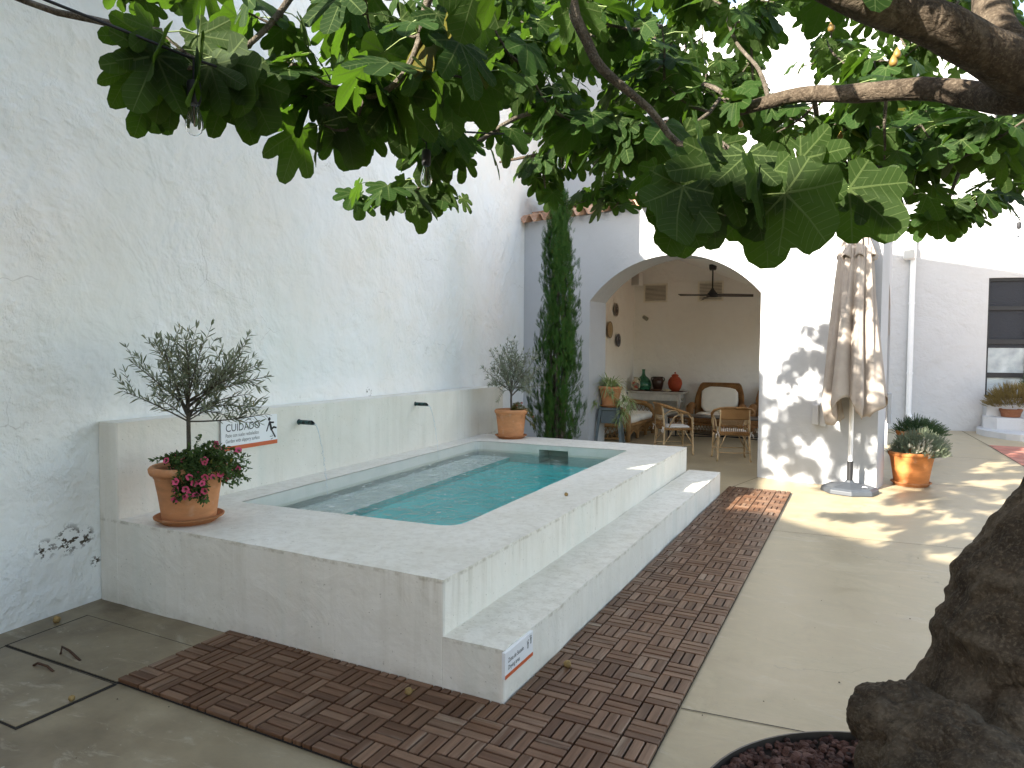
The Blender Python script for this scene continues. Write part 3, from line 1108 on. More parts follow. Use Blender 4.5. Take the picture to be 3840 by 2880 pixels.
def fig_leaf(r, simple_=False):
    """palmate leaf: base at origin, tip along +Y (length about 1), upper side +Z.
       returns V, tris, quads, uv per tri corner, uv per quad corner"""
    if simple_:
        lobes = [(0, 1.0, 34), (44, .80, 33), (-44, .78, 33), (95, .42, 36), (-95, .42, 36)]
        fl = .46
    else:
        j = lambda a: a * r.uniform(.9, 1.1)
        lobes = [(0, 1.0, j(24)), (j(42), j(.87), j(21)), (-j(42), j(.87), j(21)), (j(83), j(.64), j(23)), (-j(83), j(.64), j(23)), (j(127), .36, 30), (-j(127), .36, 30)]
        fl = r.uniform(.27, .42)
    PH = set()
    for a, L, w in lobes:
        for t in (-1, -.9, -.72, -.45, -.16, .16, .45, .72, .9, 1):
            p = a + t * w
            if -158 < p < 158:
                PH.add(round(p, 1))
    PH = sorted(PH)
    keep = [PH[0]]
    for p in PH[1:]:
        if p - keep[-1] > 2.2:
            keep.append(p)
    PH = keep
    rad, lob = [], []
    for p in PH:
        best, bi = fl * (1 - max(0, abs(p) - 110) / 110), None
        bi = min(range(len(lobes)), key=lambda i: abs(p - lobes[i][0]))
        for i, (a, L, w) in enumerate(lobes):
            q = abs(p - a) / w
            if q < 1:
                v = L * (1 - q ** 2.1) ** .42
                if v > best:
                    best, bi = v, i
        best *= 1 + r.uniform(-.018, .018)
        rad.append(best)
        lob.append(bi)
    n = len(PH)
    V = [(0, 0, 0)]
    droop, fold, tw = r.uniform(.02, .24), r.uniform(-.1, .16), r.uniform(-.2, .2)
    def zz(x, y, i):
        a = math.radians(lobes[lob[i]][0])
        pe = abs(x * math.cos(a) - y * math.sin(a))
        al = x * math.sin(a) + y * math.cos(a)
        w = .035 * math.sin(7 * al + i * .9) * (x * x + y * y)
        return -droop * (x * x + y * y) + fold * pe * .8 + tw * x * y + w + .05 * abs(x)
    for fr in (.5, 1.0):
        for i in range(n):
            q = rad[i] * fr
            x, y = q * math.sin(math.radians(PH[i])), q * math.cos(math.radians(PH[i]))
            V.append((x, y, zz(x, y, i)))
    T, Q, UT, UQ = [], [], [], []
    def uvof(k, li):
        a = math.radians(lobes[li][0])
        x, y, _ = V[k]
        return ((x * math.sin(a) + y * math.cos(a)) , (x * math.cos(a) - y * math.sin(a)))
    for i in range(n - 1):
        mid = (PH[i] + PH[i + 1]) / 2
        li = min(range(len(lobes)), key=lambda i_: abs(mid - lobes[i_][0]))
        t = (0, 1 + i + 1, 1 + i)
        T.append(t)
        UT += [uvof(k, li) for k in t]
        qd = (1 + i, 1 + i + 1, 1 + n + i + 1, 1 + n + i)
        Q.append(qd)
        UQ += [uvof(k, li) for k in qd]
    return np.array(V), np.array(T), np.array(Q), np.array(UT), np.array(UQ)

_lr = random.Random(11)
LEAVES = [fig_leaf(_lr, i in (2, 6)) for i in range(9)]

class Crown:
    """gathers many placed leaf templates into one mesh"""
    def __init__(s, templates):
        s.tp = templates
        s.V, s.T, s.Q, s.UT, s.UQ = [], [], [], [], []
        s.n = 0
    def put(s, k, base, d, nrm, size):
        V, T, Q, UT, UQ = s.tp[k]
        d = d / np.linalg.norm(d)
        nrm = nrm - d * (nrm @ d)
        nrm = nrm / (np.linalg.norm(nrm) + 1e-9)
        x = np.cross(d, nrm)
        M_ = np.stack([x, d, nrm]) * size
        s.V.append(V @ M_ + base)
        s.T.append(T + s.n)
        s.Q.append(Q + s.n)
        s.UT.append(UT)
        s.UQ.append(UQ)
        s.n += len(V)
    def build(s, name, mat, parent, extra=None):
        F = []
        uv = []
        T = np.concatenate(s.T) if s.T else np.zeros((0, 3), int)
        Q = np.concatenate(s.Q) if s.Q else np.zeros((0, 4), int)
        if len(T): F.append(T); uv.append(np.concatenate(s.UT))
        if len(Q): F.append(Q); uv.append(np.concatenate(s.UQ))
        return np_obj(name, np.concatenate(s.V), F, mat, parent, np.concatenate(uv))

# --- limbs, as (u, v, metres ahead, radius)
def limb(pts):
    P = [at(u, v, d) for u, v, d, r in pts]
    R = [p[3] for p in pts]
    # smooth with Catmull-Rom and a little wander
    out, ro = [], []
    for i in range(len(P) - 1):
        p0, p1, p2, p3 = P[max(i - 1, 0)], P[i], P[i + 1], P[min(i + 2, len(P) - 1)]
        k = max(3, int(np.linalg.norm(p2 - p1) / .06))
        for j in range(k):
            t = j / k
            q = .5 * ((2 * p1) + (-p0 + p2) * t + (2 * p0 - 5 * p1 + 4 * p2 - p3) * t * t + (-p0 + 3 * p1 - 3 * p2 + p3) * t ** 3)
            w = mnoise.noise_vector(Vector(q) * 4)
            rr = R[i] * (1 - t) + R[i + 1] * t
            out.append(q + np.array(w) * min(.012, rr * .4))
            ro.append(rr * (1 + .10 * mnoise.noise(Vector(q) * 11)))
    out.append(P[-1])
    ro.append(R[-1])
    return out, ro
LIMBS = [
    [(2330, 150, 2.1, .085), (2212, 205, 2.15, .062), (2110, 205, 2.3, .046), (1990, 190, 2.45, .040), (1850, 200, 2.6, .034), (1730, 205, 2.75, .030), (1600, 236, 2.95, .026), (1440, 270, 3.2, .022), (1330, 285, 3.5, .016), (1200, 325, 3.9, .011), (1080, 350, 4.2, .007)],
    [(2330, 180, 2.1, .10), (2240, 165, 2.1, .088), (2120, 105, 2.05, .068), (1990, 48, 2.0, .060), (1830, -15, 1.95, .052), (1600, -110, 1.95, .042), (1300, -170, 2.0, .032), (1000, -150, 2.1, .022), (700, -120, 2.2, .014), (450, -60, 2.3, .008)],
    [(2260, 160, 2.12, .07), (2170, 90, 2.2, .062), (2140, 10, 2.3, .055), (2120, -120, 2.45, .05), (2060, -350, 2.8, .04), (1900, -600, 3.2, .025)],
    [(1240, -165, 2.0, .030), (1235, 0, 1.95, .017), (1268, 90, 1.95, .015), (1300, 150, 1.95, .0135), (1400, 235, 1.95, .0105), (1465, 312, 1.95, .009), (1545, 300, 1.85, .007)],
    [(1000, -150, 2.1, .020), (925, 0, 2.05, .0125), (909, 75, 2.1, .011), (880, 150, 2.12, .010), (840, 193, 2.15, .009), (790, 211, 2.2, .008), (735, 190, 2.25, .006)],
    [(700, -120, 2.2, .013), (612, 20, 2.15, .011), (544, 90, 2.1, .009), (505, 114, 2.08, .008), (446, 140, 2.0, .007), (385, 150, 1.95, .005)],
    [(1330, 285, 3.5, .014), (1220, 235, 3.3, .011), (1116, 255, 3.1, .010), (1031, 306, 3.05, .009), (957, 320, 3.0, .007), (890, 335, 3.1, .005)],
    [(2300, 330, 3.6, .02), (2212, 342, 3.7, .015), (2137, 343, 3.8, .013), (2112, 325, 3.9, .012), (2100, 300, 3.9, .009)],
    [(2074, 369, 4.0, .011), (2040, 456, 4.0, .010), (2027, 491, 4.0, .007)],
    [(2100, 300, 3.9, .012), (2085, 330, 3.95, .011), (2074, 369, 4.0, .011)],
    [(1755, 205, 2.75, .012), (1764, 240, 2.9, .011), (1772, 300, 3.1, .010), (1814, 349, 3.25, .009), (1937, 364, 3.4, .006)],
    [(1600, 232, 2.95, .012), (1545, 190, 3.1, .011), (1480, 178, 3.3, .010), (1395, 200, 3.6, .008), (1330, 215, 3.9, .006)],
    [(1660, 215, 2.85, .010), (1640, 150, 3.0, .009), (1590, 90, 3.3, .008), (1560, 10, 3.6, .007)],
    [(1180, 330, 3.9, .010), (1165, 390, 4.0, .008), (1180, 430, 4.1, .006)],
    [(957, 320, 3.0, .007), (925, 370, 3.2, .007), (890, 425, 3.3, .006), (845, 435, 3.4, .004)],
    [(2060, -350, 2.8, .03), (1800, -300, 3.2, .022), (1500, -200, 3.8, .016), (1350, -60, 4.2, .010)],
    [(1600, -110, 1.95, .035), (1500, -400, 2.1, .028), (1200, -800, 2.0, .02), (900, -1100, 1.8, .012)],
]
skel_p, skel_r, limb_geo = [], [], []
for L in LIMBS:
    p, r = limb(L)
    limb_geo.append((p, r))
    skel_p += p
    skel_r += r
SK = list(map(np.asarray, skel_p))

# --- where twigs end: (u, v, metres ahead, leaves, leaf size)
TW = [(380, 105, 1.95, 5, .19), (350, 70, 1.98, 3, .165), (425, 130, 1.98, 5, .19), (385, 160, 1.98, 4, .185), (325, 165, 2.02, 3, .17), (450, -30, 2.3, 3, .16), (520, 20, 2.2, 3, .19), (600, 60, 2.25, 3, .17),
      (640, 140, 2.2, 3, .20), (690, 220, 2.25, 3, .21), (755, 200, 2.3, 3, .20), (700, 270, 2.3, 2, .20), (765, 270, 2.3, 2, .20), (840, 190, 2.15, 4, .21), (870, 60, 2.1, 3, .21), (960, 100, 2.2, 4, .21), (1010, 170, 2.3, 5, .21), (720, 40, 2.3, 4, .19), (800, 70, 2.4, 4, .19),
      (900, 255, 2.7, 4, .18), (930, 300, 3.0, 4, .19), (1000, 320, 3.0, 4, .19), (1060, 290, 3.2, 4, .17), (820, 395, 3.3, 4, .16), (870, 420, 3.4, 5, .16), (775, 430, 3.5, 3, .16), (930, 400, 3.3, 4, .16), (985, 445, 3.5, 4, .13),
      (1175, 375, 3.9, 6, .16), (1210, 330, 3.9, 6, .16), (1190, 430, 4.0, 3, .16), (1290, 410, 4.2, 5, .16), (1345, 415, 4.2, 5, .16), (1245, 440, 4.2, 4, .15), (1325, 450, 4.2, 3, .16), (1390, 300, 2.6, 4, .19), (1360, 320, 2.9, 4, .18),
      (1565, 465, 1.80, 2, .225), (1505, 410, 1.80, 2, .21), (1615, 420, 1.82, 2, .215), (1560, 375, 1.80, 2, .215), (1600, 330, 1.82, 2, .21), (1670, 360, 1.85, 2, .20), (1470, 350, 1.85, 2, .20), (1730, 390, 1.95, 2, .20), (1780, 420, 2.0, 2, .19), (1700, 440, 3.6, 4, .16), (1740, 400, 3.3, 4, .16),
      (1835, 410, 3.4, 5, .16), (1885, 430, 3.5, 4, .17), (1800, 370, 3.3, 4, .17), (1940, 370, 3.4, 6, .18), (1975, 420, 3.5, 5, .18), (2040, 445, 3.9, 5, .175), (2010, 465, 3.9, 4, .17), (2080, 465, 3.9, 3, .17), (2085, 430, 3.9, 4, .17), (2130, 440, 3.9, 5, .18),
      (2160, 410, 4.0, 4, .17), (2200, 330, 3.7, 5, .17), (2190, 380, 4.0, 4, .17), (2150, 290, 3.6, 5, .17), (2060, 270, 3.2, 5, .17), (1990, 270, 3.2, 5, .17), (1900, 290, 3.3, 5, .17), (1830, 280, 3.2, 5, .17)]
twigs = [(at(u, v, d), n, s, d < 2.03) for u, v, d, n, s in TW]
# random fill inside the canopy's outline
OUT = [(500, -40), (520, 90), (640, 180), (760, 205), (900, 215), (960, 250), (1100, 330), (1180, 375), (1290, 350), (1390, 300), (1470, 260), (1640, 330), (1760, 370), (1830, 395), (1960, 370), (2110, 400), (2230, 380), (2230, -40)]
def inside(poly, x, y):
    c = False
    j = len(poly) - 1
    for i in range(len(poly)):
        if (poly[i][1] > y) != (poly[j][1] > y) and x < (poly[j][0] - poly[i][0]) * (y - poly[i][1]) / (poly[j][1] - poly[i][1]) + poly[i][0]:
            c = not c
        j = i
    return c
GAPS = [(1330, 35, 45), (1720, 270, 38), (1280, 230, 30), (1700, 60, 30), (1950, 255, 26), (2110, 235, 32), (1990, 10, 40), (1890, 100, 30), (1560, 120, 24), (690, 90, 26), (1130, 315, 30), (2150, 180, 30), (1180, 130, 22)]
r_ = random.Random(21)
cnt = 0
while cnt < 215:
    u, v = r_.uniform(500, 2240), r_.uniform(-40, 400)
    if not inside(OUT, u, v) or any((u - a) ** 2 + (v - b) ** 2 < (c + 18) ** 2 for a, b, c in GAPS):
        continue
    if u < 1000 and r_.random() < .9:
        continue
    d = r_.triangular(2.1, 5.6, 3.2)
    if u < 900:
        d = r_.triangular(2.0, 3.6, 2.4)
    elif u > 1350:
        d = r_.triangular(2.6, 6.0, 4.2)
    if v > 230 and d < 2.6:
        d += .8
    p = at(u, v - 25, d)
    if p[2] > 4.6 or p[0] < -2.2 or p[1] > 4.6:
        continue
    twigs.append((p, r_.randint(4, 7), r_.uniform(.12, .18)))
    cnt += 1
# the rest of the crown, above and behind the view
cnt = 0
SUNV = np.array([-.85, -2., 1.])
OPEN = [(-.55, 3.6, .52), (-.42, 4.0, .52), (-.1, 4.1, .26), (-.1, 4.7, .26), (.3, 4.3, .02), (.35, 4.8, .02), (.4, 5.4, .02), (.3, 5.6, .02)] + [tuple(at(*q)) for q in ((560, 60, 2.2), (640, 90, 2.2), (720, 60, 2.3), (850, 40, 2.2), (960, 60, 2.3), (870, 430, 3.4), (1250, 430, 4.2), (2030, 480, 3.9), (1620, 120, 3.4), (1950, 330, 3.3))]
def blocks_sun(p):
    for o in OPEN:
        t = p[2] - o[2]
        if (o[0] - .85 * t - p[0]) ** 2 + (o[1] - 2. * t - p[1]) ** 2 < .42 ** 2:
            return True
    return False
while cnt < 210:
    p = np.array([r_.uniform(-3.2, 5.2), r_.uniform(-5.2, 3.0), r_.uniform(2.55, 4.6)])
    if blocks_sun(p):
        continue
    if .8 < p[0] + .85 * p[2] < 3.6 and 3.1 < p[1] + 2. * p[2] < 8 and r_.random() < .5:
        continue
    c = np.array([1.0, -1.1, 3.3])
    if ((p - c) / np.array([4.2, 4.1, 1.4])) @ ((p - c) / np.array([4.2, 4.1, 1.4])) > 1:
        continue
    q = proj(p)
    if q[2] > .2 and -150 < q[0] < 2360 and q[1] > -110 or np.linalg.norm(p - CAMP) < 1.25:
        continue
    twigs.append((p, r_.randint(5, 8), r_.uniform(.14, .19)))
    cnt += 1

cnt = 0
while cnt < 84:
    t = r_.uniform(1.0, 4.2)
    x, z = r_.uniform(.25, 1.5), r_.uniform(.2, 2.9)
    if z > 1.15 + 1.5 * (x - .25):
        continue
    p = np.array([x - .85 * t, 6.5 - 2. * t, z + t])
    q = proj(p)
    if p[2] < 2.5 or p[2] > 4.8 or blocks_sun(p):
        continue
    if 0 < q[0] < 2250 and q[1] > 0 and q[2] > 0 and (not inside(OUT, q[0], q[1] + 40) or q[0] < 950):
        continue
    twigs.append((p, r_.randint(4, 6), r_.uniform(.15, .19)))
    cnt += 1

# --- grow twigs back to the nearest wood
fork = at(2290, 190, 2.1)
twigs.sort(key=lambda t: np.linalg.norm(t[0] - fork))
tree = thing('fig_tree', 'old gnarled fig tree spreading large lobed leaves over the yard', 'tree', (1.95, -.25, 0))
T0 = np.array(tree.location)
tw_mb = MB()
crown = Crown(LEAVES)
SKA = np.array(SK)
nodes = [SKA]
NODE = SKA.copy()
unit_ = lambda v: v / (np.linalg.norm(v) + 1e-12)
def leafdir(h):
    d = np.array([h[0], h[1], 0.])
    n = np.linalg.norm(d)
    return d / n if n > 1e-6 else np.array([1., 0, 0])
nleaf = 0
stalks = MB()
for p, nl, sz, *hang in twigs:
    D2 = ((NODE - p) ** 2).sum(1)
    # prefer wood lying towards the fork
    k = int(np.argmin(D2 + .15 * ((NODE - fork) ** 2).sum(1) ** .5))
    q = NODE[k]
    v = p - q
    L = np.linalg.norm(v)
    if L > .03:
        m_ = max(3, int(L / .09))
        side = np.array(mnoise.noise_vector(Vector(p) * 3.1))
        pts = []
        for j in range(m_ + 1):
            t = j / m_
            w = np.array(mnoise.noise_vector(Vector(q + v * t) * 7)) * .022 * math.sin(math.pi * t)
            pts.append(q + v * t + side * .18 * L * math.sin(math.pi * t) * .6 + w - ZUP * .10 * L * math.sin(math.pi * t))
        pts[-1] = p
        r0 = min(.0055 + .007 * L, .014)
        tw_mb.tube(pts, [r0 * (1 - .55 * j / m_) for j in range(m_ + 1)], 5)
        NODE = np.concatenate([NODE, np.array(pts[1:])])
    ax = v / L if L > .03 else np.array([0, 0, 1.])
    ph0 = r_.random() * 6.28
    for i in range(nl + 1):
        ph = ph0 + i * 2.4 + r_.uniform(-.4, .4)
        h = np.array([math.cos(ph), math.sin(ph), 0.]) + .45 * leafdir(ax)
        h = leafdir(h)
        b = p - ax * min((.075 if hang and hang[0] else .048) * i, max(L, .03) * .9) * r_.uniform(.7, 1.1)
        pl = r_.uniform(.05, .11) * sz / .16
        tip = b + h * pl + ZUP * r_.uniform(-.02, .03)
        dn = r_.uniform(.8, 2.6) if hang and hang[0] else r_.uniform(.2, 1.9)
        d = h * r_.uniform(.7, 1.1) - ZUP * dn
        nn = ZUP + h * .6 + np.array([r_.uniform(-1, 1), r_.uniform(-1, 1), r_.uniform(-.3, .3)]) * .55
        if hang and hang[0]:
            nn = unit_(p - CAMP) * .9 + ZUP * .55 + np.array([r_.uniform(-1, 1), r_.uniform(-1, 1), r_.uniform(-.4, .4)]) * .45
        s_ = sz * r_.uniform(.55, 1.02)
        crown.put(r_.randrange(len(LEAVES)), tip - T0, d, nn, s_)
        stalks.tube([b - T0, (b + tip) / 2 + ZUP * .008 - T0, tip - T0], [.0022, .0019, .0017], 4, cap=False)
        nleaf += 1
tw_mb.v = [tuple(np.array(x) - T0) for x in tw_mb.v]
tag(crown.build('crown', M_FIGLEAF, tree), kind='stuff')
M_STALK = simple("leaf_stalk", (.20, .26, .09), .5)
tag(stalks.build('leaf_stalks', M_STALK, tree, smooth='all'), kind='stuff')
tag(tw_mb.build('twigs', M_TWIG, tree, smooth='all'), kind='stuff')
for p, r in limb_geo[3:15]:
    MB().tube([x - T0 for x in p], r, 8).build('branch', M_TWIG, tree, smooth='all')
for p, r in limb_geo[:3] + limb_geo[15:]:
    MB().tube([x - T0 for x in p], r, 14).build('limb', M_BARK, tree, smooth='all')
# figs
M_FIG = simple("fig_skin", (.20, .125, .03), .5, .2, 20)
for u, v, d, s in ((1796, 55, 2.9, .017), (1938, 112, 2.5, .016), (1930, 128, 2.5, .017), (1815, 290, 3.2, .015), (1600, 265, 2.9, .014), (1642, 325, 3.0, .014)):
    f_ = MB()
    f_.lathe([(.002, .017), (.006, .011), (.012, 0), (.015, -.012), (.012, -.022), (.004, -.026)], 12)
    f_.v = [tuple(np.array(q) * s / .017 + at(u, v, d) - T0) for q in f_.v]
    f_.build('fig', M_FIG, tree, smooth='all')

# --- trunk: one continuous knotted surface
def trunk_mesh():
    D_ = 2.08
    axis = []
    for u, v, r in ((1975, 1720, .33), (1990, 1600, .31), (2003, 1509, .295), (2033, 1452, .285), (2063, 1369, .27), (2090, 1330, .265), (2121, 1255, .255), (2173, 1158, .245), (2222, 1090, .24),
                    (2262, 980, .23), (2290, 850, .22), (2305, 700, .215), (2300, 500, .21), (2270, 350, .20)):
        axis.append((at(u, v, D_) + RIGHT * r * .985, r))
    axis.append((at(2300, 230, 2.1) + RIGHT * .06, .14))
    axis.append((at(2270, 165, 2.1) + RIGHT * .04, .07))
    P = [np.array(a) for a, _ in axis]
    R = [b for _, b in axis]
    pts, rr = [], []
    for i in range(len(P) - 1):
        for j in range(16):
            t = j / 16
            p0, p1, p2, p3 = P[max(i - 1, 0)], P[i], P[i + 1], P[min(i + 2, len(P) - 1)]
            pts.append(.5 * ((2 * p1) + (-p0 + p2) * t + (2 * p0 - 5 * p1 + 4 * p2 - p3) * t * t + (-p0 + 3 * p1 - 3 * p2 + p3) * t ** 3))
            rr.append(R[i] * (1 - t) + R[i + 1] * t)
    n = 150
    burl = []
    for u, v, d, rad, h in ((2120, 1490, 1.80, .135, .15), (2195, 1290, 1.80, .105, .12), (2140, 1225, 1.86, .085, .07), (2075, 1400, 1.9, .06, .05), (2180, 1180, 1.9, .06, .045), (2075, 1590, 1.80, .11, .08), (2200, 1600, 1.8, .12, .06), (2060, 1450, 1.95, .07, .03), (2180, 1420, 1.8, .06, .03)):
        burl.append((at(u, v, d), rad, h))
    V = []
    for p, r in zip(pts, rr):
        for k in range(n):
            w = 2 * math.pi * k / n
            d = np.array([math.cos(w), math.sin(w), 0.])
            q = p + d * r
            flut = .05 * math.sin(3 * w + q[2] * 1.3) + .03 * math.sin(5 * w - q[2] * 2)
            nz = .05 * mnoise.noise(Vector(q) * 3.0) + .03 * mnoise.noise(Vector(q) * 8) - .016 * (1 - min(1, abs(mnoise.noise(Vector((q[0], q[1], q[2] * .6)) * 6.5)) * 5)) + .014 * mnoise.noise(Vector(q) * 24)
            q = q + d * (r * flut + nz)
            for c, br, bh in burl:
                dd = np.linalg.norm(q - c)
                if dd < br * 1.25:
                    t = dd / br
                    if t < 1:
                        q = q + d * bh * math.sqrt(max(0, 1 - t * t))
                    elif t < 1.25:
                        q = q - d * .018 * math.sin((t - 1) / .25 * math.pi)
            V.append(q - T0)
    rows = len(pts)
    F = np.array([(i * n + k, i * n + (k + 1) % n, (i + 1) * n + (k + 1) % n, (i + 1) * n + k) for i in range(rows - 1) for k in range(n)])
    return np.array(V), F
Vt, Ft = trunk_mesh()
np_obj('trunk', Vt, [Ft], M_BARK, tree)
# root knots swelling out of the foot of the trunk
for u, v, d, s, sd in ((1952, 1565, 2.02, (.15, .13, .12), 1), (2040, 1610, 1.9, (.14, .13, .12), 2), (1915, 1650, 1.98, (.085, .08, .085), 3), (2010, 1690, 1.85, (.13, .12, .12), 4), (2130, 1680, 1.78, (.14, .12, .12), 5)):
    c = at(u, v, d)
    V, F = [], []
    nr, nk = 44, 72
    for i in range(nr + 1):
        ph = -math.pi / 2 + math.pi * i / nr
        for k in range(nk):
            th = 2 * math.pi * k / nk
            e = np.array([math.cos(ph) * math.cos(th), math.cos(ph) * math.sin(th), math.sin(ph)])
            dsp = 1 + .15 * mnoise.noise(Vector(e * 1.7 + sd * 5)) + .07 * mnoise.noise(Vector(e * 4.5 + sd * 9)) + .03 * mnoise.noise(Vector(e * 11 + sd * 3)) - .05 * (1 - min(1, abs(mnoise.noise(Vector(e * 2.6 + sd * 7))) * 5))
            V.append(c + e * np.array(s) * dsp - T0)
    F = np.array([(i * nk + k, i * nk + (k + 1) % nk, (i + 1) * nk + (k + 1) % nk, (i + 1) * nk + k) for i in range(nr) for k in range(nk)])
    np_obj('root_knot', np.array(V), [F], M_BARK, tree)

# --- tree pit: steel edging, lava gravel
bed = np.array([1.62, -.27])
BR = .735
g = MB()
n = 72
P, F = [], []
for rr, z in ((BR + .02, 0), (BR + .02, .022), (BR + .004, .022), (BR + .004, .045), (BR - .003, .045), (BR - .006, -.02)):
    for k in range(n):
        w = 2 * math.pi * k / n
        P.append((rr * math.cos(w), rr * math.sin(w), z))
for i in range(5):
    for k in range(n):
        F.append((i * n + k, i * n + (k + 1) % n, (i + 1) * n + (k + 1) % n, (i + 1) * n + k))
g.add(P, F)
o = g.build('tree_edging', simple("edging_steel", (.05, .045, .04), .4, .2, 8), smooth=True)
o.location = (*bed, 0)
tag(o, 'dark round metal edging around the gravel at the foot of the fig tree', 'edging')
g = MB()
g.add([(bed[0] + (BR - .004) * math.cos(2 * math.pi * k / 60), bed[1] + (BR - .004) * math.sin(2 * math.pi * k / 60), .005) for k in range(60)], [tuple(range(60))])
struct('soil', g, simple("pit_soil", (.03, .02, .016), .95))
# gravel: irregular stones
ST = []
for i in range(7):
    V = []
    for a in range(5):
        ph = -math.pi / 2 + math.pi * a / 4
        for b in range(7):
            th = 2 * math.pi * b / 7
            e = Vector((math.cos(ph) * math.cos(th), math.cos(ph) * math.sin(th), math.sin(ph)))
            V.append(np.array(e) * (1 + .5 * mnoise.noise(e * 1.9 + Vector((i * 7, 0, 0)))))
    ST.append(np.array(V))
SF = np.array([(a * 7 + b, a * 7 + (b + 1) % 7, (a + 1) * 7 + (b + 1) % 7, (a + 1) * 7 + b) for a in range(4) for b in range(7)])
V, F = [], []
o_ = 0
for i in range(3400):
    rr, w = BR * .985 * math.sqrt(r_.random()), r_.random() * 6.283
    s = r_.uniform(.009, .021) * (1 if r_.random() < .85 else 1.5)
    A = ST[r_.randrange(7)] * np.array([s, s * r_.uniform(.7, 1), s * r_.uniform(.6, .95)])
    t = r_.random() * 6.28
    ca, sa = math.cos(t), math.sin(t)
    A = A @ np.array([[ca, sa, 0], [-sa, ca, 0], [0, 0, 1]])
    x, y = bed[0] + rr * math.cos(w), bed[1] + rr * math.sin(w)
    V.append(A + np.array([x, y, .012 + r_.uniform(0, .016)]))
    F.append(SF + o_)
    o_ += len(A)
ml = Mat("lava_stone", (.1, .05, .04), .9, .2)
_l = ml.co()
ml.col(ml.ramp(ml.voro(28, 'F1', _l, 'Color'), [(0, (.035, .022, .02)), (.5, (.085, .042, .034)), (1, (.15, .085, .07))]))
ml.bump(ml.noise(160, 3, .6, _l), .7, .004)
o = np_obj('lava_gravel', np.concatenate(V), F, ml.m, smooth=False)
tag(o, 'dark red lava gravel filling the round tree pit', 'gravel', kind='stuff')
# ================================================================== POTS AND PLANTS
def clay(name, col, dirt=.25):
    m = Mat(name, col, .75, .25)
    co = m.co()
    n = m.noise(6, 5, .6, m.co(scale=(1, 1, 3)))
    c = m.mix(m.mr(n, .35, .7), tuple(x * .86 for x in col), tuple(min(1, x * 1.12) for x in col))
    z = m.sep(m.co('Generated'))[2]
    st = m.mul(m.mr(m.noise(9, 5, .65, co, .5), .46, .7), m.mr(z, .55, .95))
    c = m.mix(m.mul(st, dirt * 2), c, (.17, .10, .05))
    c = m.mix(m.mul(m.mr(m.noise(14, 4, .6, co), .58, .75), .25), c, (.62, .50, .38))
    m.col(c)
    m.bump(m.noise(3, 3, .5, m.co(scale=(.6, .6, 60))), .25, .002)
    m.bump(m.noise(70, 3, .6, co), .2, .001)
    return m.m
M_CLAY = clay("terracotta", (.56, .255, .115))
M_CLAY2 = clay("deep_terracotta", (.52, .19, .055), .3)
M_SAUC = clay('saucer_clay', (.40, .165, .065), .3)
M_SOIL = simple("potting_soil", (.05, .035, .022), .95, .3, 40, .6, .01)
def pot(loc, label, h=.335, rb=.152, rt=.192, rr=.222, mat=None, group='terracotta pots', name='flower_pot', rimh=.055):
    t = thing(name, label, 'pot', loc, random.uniform(0, 6), group)
    b = MB()
    b.lathe([(rb * .9, 0), (rb, .006), (rb + (rt - rb) * .5, h * .45), (rt, h - rimh - .02), (rt + .006, h - rimh - .012), (rt + .006, h - rimh),
             (rt - .03, h - rimh), (rb, .05)], 40)
    b.build('body', mat or M_CLAY, t, smooth=True)
    r_m = MB()
    r_m.lathe([(rt + .002, h - rimh - .002), (rr - .008, h - rimh + .004), (rr, h - rimh * .62), (rr + .002, h - rimh * .3), (rr - .006, h - .006), (rr - .016, h),
               (rr - .03, h - .004), (rt - .022, h - rimh * .6), (rt - .02, h - rimh - .001)], 40)
    r_m.build('rim', mat or M_CLAY, t, smooth='all')
    s_ = MB()
    s_.lathe([(.001, h - .042), (rt - .016, h - .046)], 30)
    P = s_.v
    s_.v = [(x, y, z + .012 * mnoise.noise(Vector((x * 30, y * 30, 0)))) for x, y, z in P]
    s_.build('soil', M_SOIL, t)
    return t
def saucer(loc, label, rb=.155, rt=.198, h=.045, mat=None):
    b = MB()
    b.lathe([(rb * .97, 0), (rb, .004), (rt - .012, h - .016), (rt, h - .012), (rt + .002, h - .003), (rt - .006, h), (rt - .014, h - .003), (rb - .008, .014), (.002, .012)], 44)
    o = b.build('saucer', mat or M_SAUC, smooth=True)
    o.location = tuple(map(float, loc))
    return tag(o, label, 'saucer', 'pot saucers')
def blade(w=.1, bend=.1, fold=.03):
    V = np.array([(0, 0, 0), (w * .75, .22, fold), (-w * .75, .22, fold), (w, .52, fold - bend * .3), (-w, .52, fold - bend * .3), (w * .6, .8, -bend * .65), (-w * .6, .8, -bend * .65), (0, 1, -bend)])
    T = np.array([(0, 1, 2), (5, 7, 6)])
    Q = np.array([(1, 3, 4, 2), (3, 5, 6, 4)])
    uv = np.stack([V[:, 1], V[:, 0] * .6], 1)
    return V, T, Q, uv[T.ravel()], uv[Q.ravel()]
def rvec(r):
    while True:
        v = np.array([r.uniform(-1, 1) for _ in range(3)])
        if .01 < v @ v < 1:
            return v / np.linalg.norm(v)
def unit(v):
    return v / (np.linalg.norm(v) + 1e-12)

